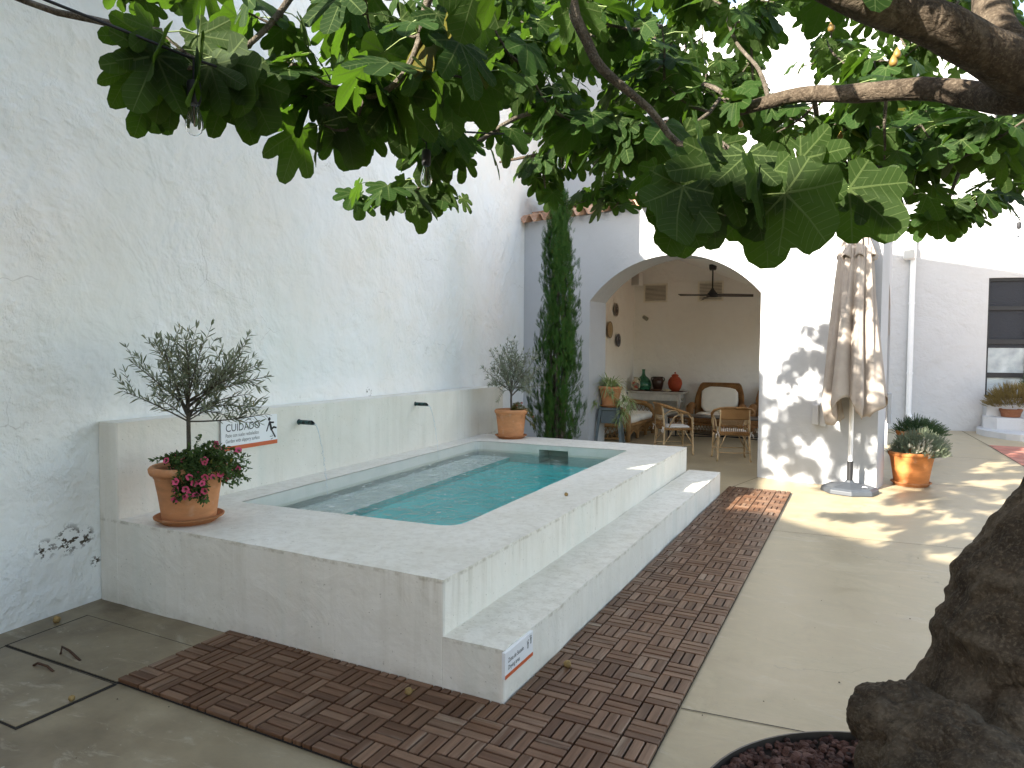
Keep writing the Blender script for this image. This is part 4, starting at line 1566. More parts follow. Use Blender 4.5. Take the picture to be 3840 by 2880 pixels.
# ---- olives
M_OLIVE = leaf_mat("olive_leaf", (.14, .16, .10), (.36, .39, .31), (.18, .20, .12), (.14, .18, .06), .2, .4)
M_OLIVE2 = leaf_mat("grey_olive_leaf", (.20, .225, .15), (.40, .43, .35), (.16, .18, .11), (.14, .18, .06), .18, .45)
M_OBARK = bark_mat("olive_bark", (.07, .06, .045), (.15, .13, .10), (.24, .21, .17), 6)
OL = [blade(w, b, f) for w, b, f in ((.085, .10, .02), (.08, .2, .03), (.10, .05, .02), (.09, -.08, .02))]
def olive(loc, label, shoots, h0, seed, mat, leaf, fruits=0, trunk_r=.0135):
    """shoots: end points relative to the crown's base"""
    r = random.Random(seed)
    t = thing('olive_tree', label, 'tree', loc, 0, 'potted olive trees')
    tr = MB()
    tr.tube([(0, 0, -.06), (.004, 0, h0 * .3), (-.003, .004, h0 * .65), (.002, 0, h0), (.0, 0, h0 + .05)], [trunk_r * 1.15, trunk_r, trunk_r * .95, trunk_r * .9, trunk_r * .7], 10)
    cr = Crown(OL)
    br = MB()
    ends = []
    for e in shoots:
        e = np.array(e, float)
        st = np.array([0, 0, h0 + r.uniform(-.05, .08)])
        end = np.array([0, 0, h0]) + e
        mid = st + (end - st) * .5 + np.array([0, 0, r.uniform(-.02, .06)]) + rvec(r) * .03
        L = np.linalg.norm(end - st)
        n = max(6, int(L / .022))
        pts = [(1 - a) ** 2 * st + 2 * a * (1 - a) * mid + a * a * end for a in np.linspace(0, 1, n)]
        br.tube(pts, [.0048 * (1 - .8 * i / n) * min(1, L / .35) + .0009 for i in range(n)], 5)
        subs = [pts]
        for q in range(int(L / .058)):
            i = r.randint(int(n * .2), int(n * .85))
            d = unit(end - st) * .7 + rvec(r) * .8 + np.array([0, 0, .25])
            l2 = r.uniform(.07, .17)
            s0 = pts[i]
            sp = [s0 + unit(d) * l2 * a + np.array([0, 0, .03 * a * a]) for a in np.linspace(0, 1, max(4, int(l2 / .022)))]
            br.tube(sp, [.0018, *[.0012] * (len(sp) - 1)], 4)
            subs.append(sp)
        for sp in subs:
            ph = r.random() * 6
            for i in range(1, len(sp)):
                if sp is pts and i < n * .25:
                    continue
                ax = unit(sp[i] - sp[i - 1])
                a = unit(np.cross(ax, rvec(r)))
                for sg in (-1, 1):
                    s_ = a if i % 2 else np.cross(ax, a)
                    d = ax * r.uniform(.5, 1.0) + s_ * sg * r.uniform(.6, 1.0)
                    cr.put(r.randrange(4), sp[i], d, ZUP + rvec(r) * .8, leaf * r.uniform(.65, 1.1))
            ax = unit(sp[-1] - sp[-2])
            for q in range(3):
                cr.put(r.randrange(4), sp[-1], ax + rvec(r) * .45, ZUP + rvec(r), leaf * r.uniform(.5, .9))
    tr.build('trunk', M_OBARK, t, smooth='all')
    br.build('branches', M_OBARK, t, smooth='all')
    cr.build('crown', mat, t)
    for i in range(fruits):
        f_ = MB()
        f_.lathe([(.001, .010), (.005, .007), (.007, 0), (.005, -.007), (.001, -.010)], 8, (-.105 + .022 * (i % 2) + .01 * i, -.04, h0 + .19 - .012 * i))
        f_.build('olive', simple("green_olive", (.10, .16, .03), .35), t, smooth='all')
    return t
# near pot on the platform's front corner
PA = np.array([-2.285, .195, PZ])
saucer(PA, 'terracotta saucer on the pool edge under the pot of pink flowers')
pot(PA + ZUP * .014, 'terracotta pot of pink flowers at the near left corner of the pool')
def scr(v, right, up, back=0.):
    return RIGHT * right + ZUP * up + FLAT * back
rr_ = random.Random(3)
sh = []
for a, b in ((-.40, .30), (-.30, .42), (-.20, .45), (-.10, .36), (.0, .40), (.08, .44), (.20, .43), (.32, .42), (.40, .38), (.50, .30), (.44, .22), (.40, .12), (.36, .02), (.50, .00), (.30, -.04), (-.47, .14), (-.34, .18), (-.25, .28), (.12, .3), (.26, .28), (.34, .3), (.05, .22), (-.1, .24), (.18, .16), (.25, .08), (-.16, .12)):
    sh.append(scr(0, a * (.66 if a < 0 else .93), b, rr_.uniform(-.2, .2)))
olive(PA + ZUP * .30, 'small dark olive tree in the pot with pink flowers by the warning sign', sh, .36, 5, M_OLIVE, .062, 3)
# far pot by the cypress
PB = np.array([-2.50, 4.93, PZ])
saucer(PB, 'terracotta saucer on the pool edge beside the cypress')
pot(PB + ZUP * .014, 'terracotta pot on the far corner of the pool beside the cypress', .345, .155, .185, .205)
sh = []
for a, b in ((-.36, .30), (-.24, .47), (-.17, .50), (-.06, .58), (.0, .62), (.06, .58), (.14, .52), (.22, .48), (.30, .44), (.36, .30), (.30, .2), (.33, .1), (.2, .06), (.25, -.02), (-.2, .12), (-.28, .18), (-.12, .02), (-.15, .32), (.0, .36), (.12, .34), (.2, .3), (-.05, .2), (.1, .14), (-.22, .3), (-.1, .42), (.17, .2)):
    sh.append(scr(0, a, b, rr_.uniform(-.25, .25)))
olive(PB + ZUP * .30, 'small silver olive tree in the far terracotta pot beside the cypress', sh, .26, 9, M_OLIVE2, .062)

# ---- small leafy plants
M_PETL = leaf_mat("petunia_leaf", (.05, .09, .025), (.08, .12, .045), (.12, .16, .06), (.10, .18, .03), .25, .5)
M_PINK = Mat("pink_petal", (.62, .07, .17), .55, .2)
_u = M_PINK.sep(M_PINK.co('UV'))
M_PINK.col(M_PINK.mix(M_PINK.mr(_u[0], .1, .45), (.22, .01, .03), (.66, .10, .20)))
M_PINK = M_PINK.m
BLF = [blade(.28, .2, .03), blade(.22, .1, .05), blade(.32, .3, .02)]
def flower_tpl(petals=5, cup=.15):
    V, T, UV = [(0, 0, -.25)], [], []
    n = petals * 4
    for i in range(n):
        w = 2 * math.pi * i / n
        q = 1 - .16 * (1 - abs(math.cos(petals * w / 2)))
        V.append((.5 * math.cos(w), .5 * math.sin(w), -.02))
    for i in range(n):
        w = 2 * math.pi * i / n
        q = 1 - .2 * abs(math.sin(petals * w / 2)) ** 3
        V.append((q * math.cos(w), q * math.sin(w), cup * .3))
    T = [(0, 1 + i, 1 + (i + 1) % n) for i in range(n)]
    Q = [(1 + i, 1 + n + i, 1 + n + (i + 1) % n, 1 + (i + 1) % n) for i in range(n)]
    V = np.array(V)
    V = V[:, [0, 2, 1]] * np.array([1, 1, -1])     # face along +Y
    rad = np.hypot(V[:, 0], V[:, 2])
    uv = np.stack([rad, rad * 0], 1)
    T, Q = np.array(T), np.array(Q)
    return V, T, Q, uv[T.ravel()], uv[Q.ravel()]
FLW = [flower_tpl(5), flower_tpl(5, .5)]
def trailing(name, label, loc, stems, seed, leafm, leaf, flm=None, flsize=.02, nfl=0, cat='plant', group=None, tpl=None, den=.014, flname='flower', split=True, fl_tpl=None):
    r = random.Random(seed)
    t = thing(name, label, cat, loc, 0, group)
    cr = Crown(tpl or BLF)
    st = MB()
    tips = []
    for e, arch in stems:
        e = np.array(e, float)
        s0 = np.array([e[0] * .12, e[1] * .12, 0])
        mid = s0 + (e - s0) * .45 + ZUP * arch
        L = np.linalg.norm(e - s0) + abs(arch)
        n = max(4, int(L / den))
        pts = [(1 - a) ** 2 * s0 + 2 * a * (1 - a) * mid + a * a * e for a in np.linspace(0, 1, n)]
        st.tube(pts, .0014, 4)
        tips.append((pts[-1], unit(pts[-1] - pts[-2])))
        for i in range(1, n):
            ax = unit(pts[i] - pts[i - 1])
            for q in range(2):
                cr.put(r.randrange(len(cr.tp)), pts[i], rvec(r) + ax * .5 + ZUP * .2, ZUP + rvec(r) * .7, leaf * r.uniform(.6, 1.15))
    st.build('stems', leafm, t, smooth='all')
    cr.build('foliage', leafm, t)
    r.shuffle(tips)
    for p, ax in tips[:nfl]:
        c = Crown(fl_tpl or FLW)
        c.put(r.randrange(len(c.tp)), p, unit(ax * .6 + ZUP * .4 - FLAT * .7 + rvec(r) * .5), rvec(r), flsize * r.uniform(.8, 1.15))
        c.build(flname, flm, t)
    return t
r_ = random.Random(17)
stems = []
for i in range(230):
    w = r_.random() * 6.28
    right = r_.random() < .74
    if right:
        e = scr(0, r_.uniform(.02, .37), r_.uniform(-.08, .15), r_.uniform(-.24, .12))
        if r_.random() < .4:
            e = scr(0, r_.uniform(.02, .22), r_.uniform(-.16, .02), r_.uniform(-.26, -.2))
    else:
        e = scr(0, r_.uniform(-.16, .05), r_.uniform(.0, .09), r_.uniform(-.15, .15))
    stems.append((e, r_.uniform(.04, .12)))
stems += [(scr(0, .08, .21, -.02), .06), (scr(0, .03, .15, -.05), .05), (scr(0, -.17, .07, 0), .05)]
trailing('petunia', 'bushy plant with deep pink flowers spilling over the near pot', PA + ZUP * .315, stems, 4, M_PETL, .028, M_PINK, .021, 55, group=None)
stems = []
for i in range(60):
    e = scr(0, r_.uniform(.02, .30), 0, r_.uniform(-.16, .10))
    e[2] = .09 - 1.6 * max(0, np.hypot(e[0], e[1]) - .14) * r_.uniform(.3, 1.2) + r_.uniform(-.02, .03)
    stems.append((e, r_.uniform(.03, .10)))
M_OLVG = leaf_mat("yellowing_leaf", (.12, .12, .03), (.15, .14, .05), (.18, .16, .06), (.2, .2, .04), .25, .5)
M_RED = simple("red_petal", (.45, .03, .03), .5)
trailing('trailing_plant', 'straggly yellow green plant hanging over the far pot', PB + ZUP * .325, stems, 8, M_OLVG, .016, M_RED, .012, 4)

# ---- cypress
M_CYP = leaf_mat("cypress_scale", (.035, .085, .016), (.03, .07, .016), (.06, .12, .03), (.10, .22, .03), .15, .6)
def spray(seed):
    r = random.Random(seed)
    V, T = [], []
    for i in range(15):
        a = i / 15
        y = a * .85
        for sg in ((-1, 1) if i < 14 else (0,)):
            ang = r.uniform(.45, .8) * sg
            L = (.42 * (1 - a) + .12) * r.uniform(.7, 1.1)
            d = np.array([math.sin(ang), math.cos(ang), r.uniform(-.25, .25)])
            b = np.array([0, y, .03 * math.sin(a * 3)])
            s_ = np.array([d[1], -d[0], .2]) * .013
            k = len(V)
            V += [b - s_, b + s_, b + d * L * .6 + s_ * .7, b + d * L]
            T += [(k, k + 1, k + 2), (k, k + 2, k + 3)]
    V = np.array(V)
    T = np.array(T)
    uv = np.stack([V[:, 1], V[:, 0] * .3 + .2], 1)
    return V, T, np.zeros((0, 4), int), uv[T.ravel()], np.zeros((0, 2))
CYS = [spray(i) for i in range(5)]
cyp_c = at(1205, 930, 8.95)
CX, CY = cyp_c[0], cyp_c[1]
cy_t = thing('cypress', 'tall narrow green cypress in the corner behind the pool', 'tree', (CX, CY, 0))
cr = Crown(CYS)
r_ = random.Random(31)
def cyr(z):
    return float(np.interp(z, [0, .35, .6, .9, 1.3, 2.0, 2.7, 3.2, 3.6, 3.95], [.16, .30, .39, .41, .37, .33, .29, .225, .145, .02]))
stemsC = [(0, 0, 1.0)] + [(.13 * math.cos(a), .13 * math.sin(a), .92) for a in (.3, 1.4, 2.6, 3.7, 4.9, 5.8)]
for i in range(210):                  # upright tufts, each a spindle of sprays
    z0 = .15 + 3.35 * r_.random() ** .9
    w = r_.random() * 6.283
    ou = np.array([math.cos(w), math.sin(w), 0])
    q = r_.uniform(.25, 1.0) ** .6
    L = r_.uniform(.35, .75) * (1 if z0 < 2.9 else .6)
    wid = r_.uniform(.035, .065)
    for k in range(int(L * 58)):
        t = r_.random()
        z = z0 + L * t
        if z > 3.9:
            continue
        lump = .86 + .26 * mnoise.noise(Vector((math.cos(w) * 1.6, math.sin(w) * 1.6, z0 * .8)))
        R = cyr(z) * q * lump - .03 + .06 * t * (1.6 if z0 < .9 else .5)
        s_ = wid * (1 - t * .8)
        b = np.array([ou[0] * R, ou[1] * R, z]) + rvec(r_) * s_
        d = ZUP * r_.uniform(.9, 1.4) + (ou * .35 + rvec(r_) * .55) * (1.2 - t)
        cr.put(r_.randrange(5), b - unit(d) * .05, d, ou + rvec(r_) * .6, r_.uniform(.06, .125))
for i in range(1300):
    z = .3 + 3.3 * r_.random() ** .9
    w = r_.random() * 6.283
    R = cyr(z) * r_.uniform(.2, .8)
    b = np.array([math.cos(w) * R, math.sin(w) * R, z])
    cr.put(r_.randrange(5), b, ZUP + rvec(r_) * .5, rvec(r_), r_.uniform(.08, .15))
cr.build('crown', M_CYP, cy_t).data.polygons.foreach_set('use_smooth', np.zeros(sum(len(t) for t in cr.T), bool))
tk = MB()
for sx, sy, k in stemsC:
    tk.tube([(sx * .25, sy * .25, -.02), (sx * .6, sy * .6, .5), (sx * .8, sy * .8, 1.5), (sx * .4, sy * .4, 3.2 * k)], [.03, .024, .018, .005], 6)
tk.build('trunk', M_TWIG, cy_t, smooth='all')

# ---- pots on the right
def gp2(u, v):
    return ground(u / KX, v / KX)
PC = np.array([1.935, 6.99, 0.])
saucer(PC, 'orange saucer on the paving under the pot of grey green foliage', .185, .220, .05)
pot(PC + ZUP * .014, 'orange terracotta pot of grey green foliage beside the parasol', .40, .185, .235, .257, M_CLAY2)
PD = at(3421 / KX, 1584 / KX, 10.6)
PD[2] = 0
pot(PD, 'terracotta pot of dark spiky foliage behind the grey green one', .42, .17, .205, .222, M_CLAY2)
M_GREY = leaf_mat("santolina_leaf", (.21, .25, .165), (.26, .30, .21), (.30, .32, .24), (.18, .22, .10), .15, .7)
M_DEAD = simple("bleached_sprig", (.62, .58, .46), .8)
def spike(n=22, w=.03, lean=.55):
    V, T = [], []
    r = random.Random(n)
    for i in range(n):
        a = i / n
        ph = i * 2.4
        d = np.array([math.cos(ph) * lean, .7, math.sin(ph) * lean])
        L = .30 * (1 - .55 * a) * r.uniform(.8, 1.2)
        b = np.array([0, a * .8, 0])
        s_ = np.array([-math.sin(ph), 0, math.cos(ph)]) * w
        k = len(V)
        V += [b - s_, b + s_, b + d * L]
        T.append((k, k + 1, k + 2))
    V, T = np.array(V), np.array(T)
    uv = np.stack([V[:, 1], V[:, 0] * .4 + .2], 1)
    return V, T, np.zeros((0, 4), int), uv[T.ravel()], np.zeros((0, 2))
SPK = [spike(26, .035), spike(22, .04, .7), spike(30, .03, .6)]
def dome(name, label, loc, rx, ry, rz_, n, size, mat, tpl, seed, off=(0, 0, 0), lean=(0, 0, 0), cat='plant', minz=-.05, dead=None):
    r = random.Random(seed)
    t = thing(name, label, cat, loc)
    cr = Crown(tpl)
    dc = Crown(tpl)
    for i in range(n):
        w, q = r.random() * 6.283, r.random()
        ph = math.asin(min(1, .02 + .98 * r.random()))
        e = np.array([math.cos(w) * math.cos(ph) * rx, math.sin(w) * math.cos(ph) * ry, math.sin(ph) * rz_])
        l_ = 1 + .22 * mnoise.noise(Vector(unit(e) * 2.6) + Vector((seed, 0, 0)))
        p = e * l_ * r.uniform(.62, 1.0) + np.array(off)
        d = unit(e / np.array([rx, ry, rz_])) + ZUP * .35 + np.array(lean) + rvec(r) * .3
        if dead and np.linalg.norm(p - np.array(dead[0])) < dead[1] * r.uniform(.5, 1.1) and r.random() < .75:
            dc.put(r.randrange(len(tpl)), p, d, rvec(r), size * r.uniform(.7, 1.15))
        else:
            cr.put(r.randrange(len(tpl)), p, d, rvec(r), size * r.uniform(.7, 1.15))
    cr.build('foliage', mat, t)
    if dc.n:
        dc.build('dead_sprigs', M_DEAD, t)
    return t
dome('santolina', 'grey green cushion plant with bleached white sprigs in the orange pot', PC + ZUP * .36, .31, .28, .28, 1500, .085, M_GREY, SPK, 5,
     off=RIGHT * .09, lean=RIGHT * .15, dead=(RIGHT * -.02 - FLAT * .25 + ZUP * .14, .15))
M_ROSE = leaf_mat("rosemary_leaf", (.05, .095, .04), (.08, .12, .07), (.1, .14, .08), (.08, .16, .03), .15, .6)
SPL = [spike(26, .022, .35), spike(20, .024, .4)]
dome('rosemary', 'dark green spiky plant in the pot behind the grey green one', PD + ZUP * .36, .30, .24, .18, 520, .17, M_ROSE, SPL, 6, off=RIGHT * .10, lean=RIGHT * .35)

# ---- white steps below the far window, with their pots
bench = thing('planter_steps', 'white rounded masonry steps holding pots below the dark window', 'planter', (3.9, 14, 0))
b0_ = np.array([3.9, 14, 0])
def lb(mb):
    mb.v = [tuple(np.array(p) - b0_) for p in mb.v]
    return mb
g = MB()
g.prism(wob([(3.60, 14.78), (3.50, 14.2), (3.58, 13.75), (3.86, 13.25), (4.05, 13.10), (8, 13.0), (8, 15.75)], .2, .012), 0, .12)
lb(g).build('lower_step', M_FAR, bench)
g = MB()
g.prism(wob([(3.66, 14.79), (3.62, 14.25), (3.82, 14.02), (8, 14.0), (8, 15.75)], .2, .01), .12, .36)
lb(g).build('upper_step', M_FAR, bench)
g = MB()
g.prism(wob([(3.68, 14.80), (3.70, 14.48), (8, 14.5), (8, 15.76)], .2, .01), .36, .60)
lb(g).build('back_ledge', M_FAR, bench)
def onz(u, v, z):
    return ground(u / KX, v / KX, z)
p1 = onz(3200 + 1890 * .2893, 1500 + 285 * .2893, .36)
p1[1] = max(p1[1], 14.15)
p1 = far(3747 / KX, 1560 / KX); p1[:2] += HN * .52; p1[2] = .362
pot(p1, 'brown pot on the white steps under the straw coloured shrub', .17, .16, .19, .205, clay("brown_clay", (.22, .09, .045)), rimh=.03)
M_STRAW = leaf_mat("straw_leaf", (.20, .15, .055), (.22, .17, .07), (.25, .2, .09), (.22, .18, .05), .2, .7)
dome('dry_shrub', 'wide straw coloured shrub on the white steps below the window', p1 + ZUP * .15, .52, .34, .44, 1100, .17, M_STRAW, SPL, 12, off=RIGHT * .08 + ZUP * .04, lean=ZUP * .2)
p2 = far(3801 / KX, 1628 / KX); p2[:2] += HN * 1.05; p2[2] = .122
pot(p2, 'small orange pot at the front of the white steps', .15, .075, .10, .11, M_CLAY2, rimh=.03)
stems = [(np.array([r_.uniform(-.22, .24), r_.uniform(-.15, .15), r_.uniform(-.06, .22)]), r_.uniform(.03, .1)) for i in range(34)]
M_YEL = simple("pale_petal", (.78, .72, .42), .5)
trailing('daisy_plant', 'small plant with pale yellow flowers in the pot on the white steps', p2 + ZUP * .14, stems, 14, M_OLVG, .035, M_YEL, .022, 9)
p3 = far(3840 / KX, 1500 / KX); p3[:2] += HN * .25; p3[2] = .602
pot(p3, 'dark terracotta pot at the right edge, on the ledge by the window', .22, .10, .13, .145, M_CLAY2, rimh=.04)
dome('rosemary', 'upright green plant at the right edge, in front of the window', p3 + ZUP * .18, .14, .14, .42, 150, .22, M_ROSE, SPL, 15, lean=ZUP * .9)
p4 = far(3842 / KX, 1612 / KX); p4[:2] += HN * 1.35; p4[2] = .122
stems = [(np.array([r_.uniform(-.2, .2), r_.uniform(-.15, .15), r_.uniform(.05, .3)]), r_.uniform(.03, .1)) for i in range(30)]
M_WHT = simple("white_petal", (.85, .85, .82), .5)
trailing('white_flowers', 'white flowering plant at the right edge, on the front of the white steps', p4, stems, 16, M_PETL, .03, M_WHT, .022, 22)

# ---- little flowers by the tree pit
for (u, v, n, label, mat_) in ((1912, 1632, 7, 'tiny red flowers on thin stems beside the root knots', M_RED), (1893, 1588, 4, 'tiny pale yellow flower peeping over the root knots', M_YEL)):
    b = at(u, v, 2.15); b[2] = .02
    stems = [(np.array([r_.uniform(-.04, .03), r_.uniform(-.03, .03), r_.uniform(.05, .11)]), .02) for i in range(n)]
    trailing('wildflower', label, b, stems, 40 + n, leaf_mat("pale_leaf%d" % n, (.16, .24, .05), (.2, .28, .08), (.25, .3, .1), (.2, .3, .05), .3), .02, mat_, .009, 3)
# ================================================================== FURNITURE AND FITTINGS
def wicker(name, c0, c1, sc=1.):
    m = Mat(name, c1, .6, .3)
    co = m.co()
    w = m.N('ShaderNodeTexWave', wave_type='BANDS', bands_direction='Z')
    w.inputs['Scale'].default_value = 28 * sc
    w.inputs['Distortion'].default_value = 1.5
    m.L(co, w.inputs['Vector'])
    w2 = m.N('ShaderNodeTexWave', wave_type='BANDS', bands_direction='DIAGONAL')
    w2.inputs['Scale'].default_value = 17 * sc
    w2.inputs['Distortion'].default_value = 1.0
    m.L(co, w2.inputs['Vector'])
    n = m.noise(7, 4, .6, co)
    h = m.mul(w.outputs['Fac'], m.math('ADD', m.mul(w2.outputs['Fac'], .6), .4))
    c = m.mix(m.mr(h, .1, .7), c0, c1)
    c = m.mix(m.mr(n, .4, .7, 0, .4), c, tuple(x * 1.35 for x in c1))
    m.col(c)
    m.bump(h, .7, .006)
    return m.m
M_WICK = wicker("honey_wicker", (.15, .07, .022), (.50, .29, .115))
M_WICKD = wicker("brown_wicker", (.10, .042, .014), (.36, .18, .062))
M_CANE = simple("cane_pole", (.50, .36, .20), .5, .25, 14, .2)
M_CUSH = simple("cream_cushion", (.84, .80, .71), .9, .04, 6, .3, .006)
M_CUSHW = simple("white_seat_pad", (.80, .78, .74), .9, .03, 6, .2, .004)

def lattice(mb, fn, w, h, step, r=.004, lean=1.0):
    """crossing strips on a panel; fn(x, z) -> point, x in 0..w, z in 0..h"""
    n = int((w + h) / step) + 1
    for sg in (1, -1):
        for i in range(n):
            c = i * step
            pts = []
            for k in range(7):
                z = h * k / 6
                x = c - z * lean if sg > 0 else c - h * lean + z * lean
                if -1e-6 <= x <= w:
                    pts.append(fn(x, z))
            if len(pts) > 1:
                mb.tube(pts, r, 4)

def cane_chair(label, loc, rz):
    t = thing('cane_armchair', label, 'chair', loc, rz, 'cane armchairs with white seat pads')
    leg = lambda pts, r=.016: MB().tube(pts, r, 8)
    for sx in (-1, 1):
        leg([(sx * .245, -.26, 0), (sx * .235, -.245, .04), (sx * .215, -.225, .42), (sx * .20, -.245, .66), (sx * .205, -.265, .78)], [.018, .015, .016, .015, .013]).build('leg', M_CANE, t, smooth='all')
        leg([(sx * .25, .24, 0), (sx * .24, .23, .04), (sx * .232, .22, .42), (sx * .245, .215, .60)], [.018, .015, .017, .014]).build('leg', M_CANE, t, smooth='all')
        # arm hoop
        MB().tube([(sx * .24, .21, .43), (sx * .262, .20, .57), (sx * .262, .12, .655), (sx * .262, .02, .655), (sx * .25, -.08, .60), (sx * .235, -.16, .44)], .010, 8).build('arm_hoop', M_CANE, t, smooth='all')
    MB().tube([(.0, -.30, .80), (.12, -.295, .80), (.22, -.25, .785), (.275, -.14, .75), (.285, .0, .70), (.27, .13, .665), (.255, .20, .60)], [.028, .028, .030, .032, .030, .022, .014], 10, flat=.6).build('top_rail', M_WICK, t, smooth='all')
    MB().tube([(.0, -.30, .80), (-.12, -.295, .80), (-.22, -.25, .785), (-.275, -.14, .75), (-.285, .0, .70), (-.27, .13, .665), (-.255, .20, .60)], [.028, .028, .030, .032, .030, .022, .014], 10, flat=.6).build('top_rail', M_WICK, t, smooth='all')
    fr = MB()
    fr.tube([(.225, -.225, .405), (.235, .225, .405), (-.235, .225, .405), (-.225, -.225, .405), (.225, -.225, .405)], .019, 8)
    fr.tube([(.215, -.225, .43), (-.215, -.225, .43)], .022, 8, flat=.7)
    fr.build('seat_frame', M_WICK, t, smooth='all')
    bx = lambda x, z: (x, -.228 - .035 * (z - .42) / .36 - .035 * (1 - (x / .21) ** 2) * min(1, (z - .42) / .2), z)
    wv = MB()
    P, F = [], []
    for k in range(2):
        for j in range(9):
            for i in range(15):
                x, z = -.20 + .40 * i / 14, .625 + .165 * j / 8
                p = bx(x, z)
                P.append((p[0], p[1] + (k - .5) * .016, p[2]))
    for k in range(2):
        for j in range(8):
            for i in range(14):
                a = k * 135 + j * 15 + i
                q = (a, a + 1, a + 16, a + 15)
                F.append(q if k else tuple(reversed(q)))
    for i in range(14):
        F.append((i, i + 1, 135 + i + 1, 135 + i))
        F.append((120 + i + 1, 120 + i, 255 + i, 255 + i + 1))
    wv.add(P, F)
    wv.build('woven_back', M_WICK, t, smooth='all')
    lt = MB()
    lattice(lt, lambda x, z: bx(-.20 + x, .535 + z), .40, .09, .034, .0035, .42)
    lt.build('back_lattice', M_CANE, t, smooth='all')
    sp = MB()
    for i in range(15):
        x = -.195 + .39 * i / 14
        sp.tube([bx(x, .43), bx(x, .535)], .0048, 5)
    sp.tube([bx(-.2, .535), bx(-.1, .535), bx(0, .535), bx(.1, .535), bx(.2, .535)], .007, 6)
    sp.build('back_spindles', M_WICK, t, smooth='all')
    br = MB()
    for sx in (-1, 1):
        for a, b in (((sx * .228, -.235, .16), (sx * .12, -.225, .39)), ((sx * .235, .225, .16), (sx * .12, .225, .39)), ((sx * .232, -.232, .18), (sx * .228, -.09, .39)), ((sx * .238, .225, .18), (sx * .23, .09, .39))):
            br.tube([a, tuple((np.array(a) + b) / 2 + [0, 0, -.008]), b], .0075, 6)
    br.tube([(-.25, -.24, .135), (0, -.235, .128), (.25, -.24, .135)], .008, 6)
    br.tube([(-.25, .235, .15), (0, .23, .145), (.25, .235, .15)], .008, 6)
    br.tube([(-.235, -.24, .15), (-.24, .23, .155)], .008, 6)
    br.tube([(.235, -.24, .15), (.24, .23, .155)], .008, 6)
    br.build('stretchers', M_CANE, t, smooth='all')
    MB().cushion(-.205, .205, -.20, .21, .418, .455, .01).build('seat_pad', M_CUSHW, t, smooth='all')
    for sx in (-1, 1):
        ti = MB()
        ti.tube([(sx * .20, -.21, .435), (sx * .235, -.25, .43), (sx * .262, -.262, .40), (sx * .27, -.268, .355)], .006, 5)
        ti.tube([(sx * .225, -.25, .43), (sx * .25, -.275, .45), (sx * .235, -.262, .425)], .006, 5)
        ti.tube([(sx * .235, -.258, .43), (sx * .222, -.275, .39), (sx * .215, -.272, .36)], .005, 5)
        ti.build('tie', M_CUSHW, t, smooth='all')
    return t
chB = cane_chair('cane armchair with its woven back to the pool, nearest the right pier', (-.36, 8.06, 0), R_(19))
chA = dup(chB, (-1.29, 8.31, 0), R_(-58), 'cane armchair turned sideways between the wicker sofa and the other cane chair')

# wicker sofa along the left wall of the room (faces +x)
so = thing('wicker_sofa', 'wicker sofa with cream cushions and lattice sides along the left wall', 'sofa', (-2.72, 10.1, 0), 0)
SW = 1.62                             # length along y
def sofa_arm(y):
    a = MB()
    a.tube([(-.34, y, .66), (-.10, y, .64), (.18, y, .60), (.31, y, .54), (.365, y, .44), (.37, y, .25), (.37, y, .0)], [.04, .045, .05, .05, .045, .042, .04], 10)
    a.tube([(-.36, y, .02), (.36, y, .06)], .02, 8)
    a.tube([(-.36, y, .28), (.36, y, .28)], .035, 8)
    o = a.build('arm', M_WICK, so, smooth='all')
    l_ = MB()
    lattice(l_, lambda x, z: (-.35 + x, y, .30 + z), .70, .28, .085, .0065, .55)
    lattice(l_, lambda x, z: (-.35 + x, y, .06 + z), .70, .20, .085, .0065, .55)
    l_.build('lattice', M_WICK, o, smooth='all')
sofa_arm(-SW / 2)
sofa_arm(SW / 2)
b = MB()
lattice(b, lambda x, z: (-.36, -SW / 2 + x, .35 + z), SW, .5, .09, .007, .55)
b.tube([(-.36, -SW / 2, .66), (-.37, -SW / 2 + .1, .82), (-.37, -.3, .90), (-.37, .3, .90), (-.37, SW / 2 - .1, .82), (-.36, SW / 2, .66)], .035, 8)
b.build('back', M_WICK, so, smooth='all')
f = MB()
f.tube([(.37, -SW / 2, .29), (.38, 0, .29), (.37, SW / 2, .29)], .035, 8)
arcs = []
for k in range(3):
    y0 = -SW / 2 + SW * k / 3
    f.tube([(.375, y0 + .02, .02), (.375, y0 + .06, .12), (.375, y0 + SW / 6, .19), (.375, y0 + SW / 3 - .06, .12), (.375, y0 + SW / 3 - .02, .02)], .018, 8)
    for i in range(24):
        y = y0 + SW / 3 * (i + .5) / 24
        zb = .02 + .17 * max(0, 1 - ((y - y0 - SW / 6) / (SW / 6)) ** 2) ** .55
        f.tube([(.376, y - .03, zb), (.376, y + .02, .27)], .005, 4)
        f.tube([(.38, y + .03, zb), (.38, y - .02, .27)], .005, 4)
f.build('apron', M_WICK, so, smooth='all')
MB().box(-.36, .36, -SW / 2 + .02, SW / 2 - .02, .27, .30).build('seat_base', M_WICKD, so)
MB().cushion(-.30, .40, -SW / 2 + .06, .0, .29, .465, .05, seed=1).build('seat_cushion', M_CUSH, so, smooth='all')
MB().cushion(-.30, .40, .0, SW / 2 - .06, .29, .465, .05, seed=2).build('seat_cushion', M_CUSH, so, smooth='all')
for y0, y1, sd in ((-SW / 2 + .07, -.01, 3), (.01, SW / 2 - .07, 4)):
    M_ = Matrix.Translation((-.20, (y0 + y1) / 2, .66)) @ Matrix.Rotation(R_(-16), 4, 'Y')
    MB().cushion(-.10, .10, -(y1 - y0) / 2, (y1 - y0) / 2, -.25, .27, .05, M=M_, seed=sd).build('back_cushion', M_CUSH, so, smooth='all')

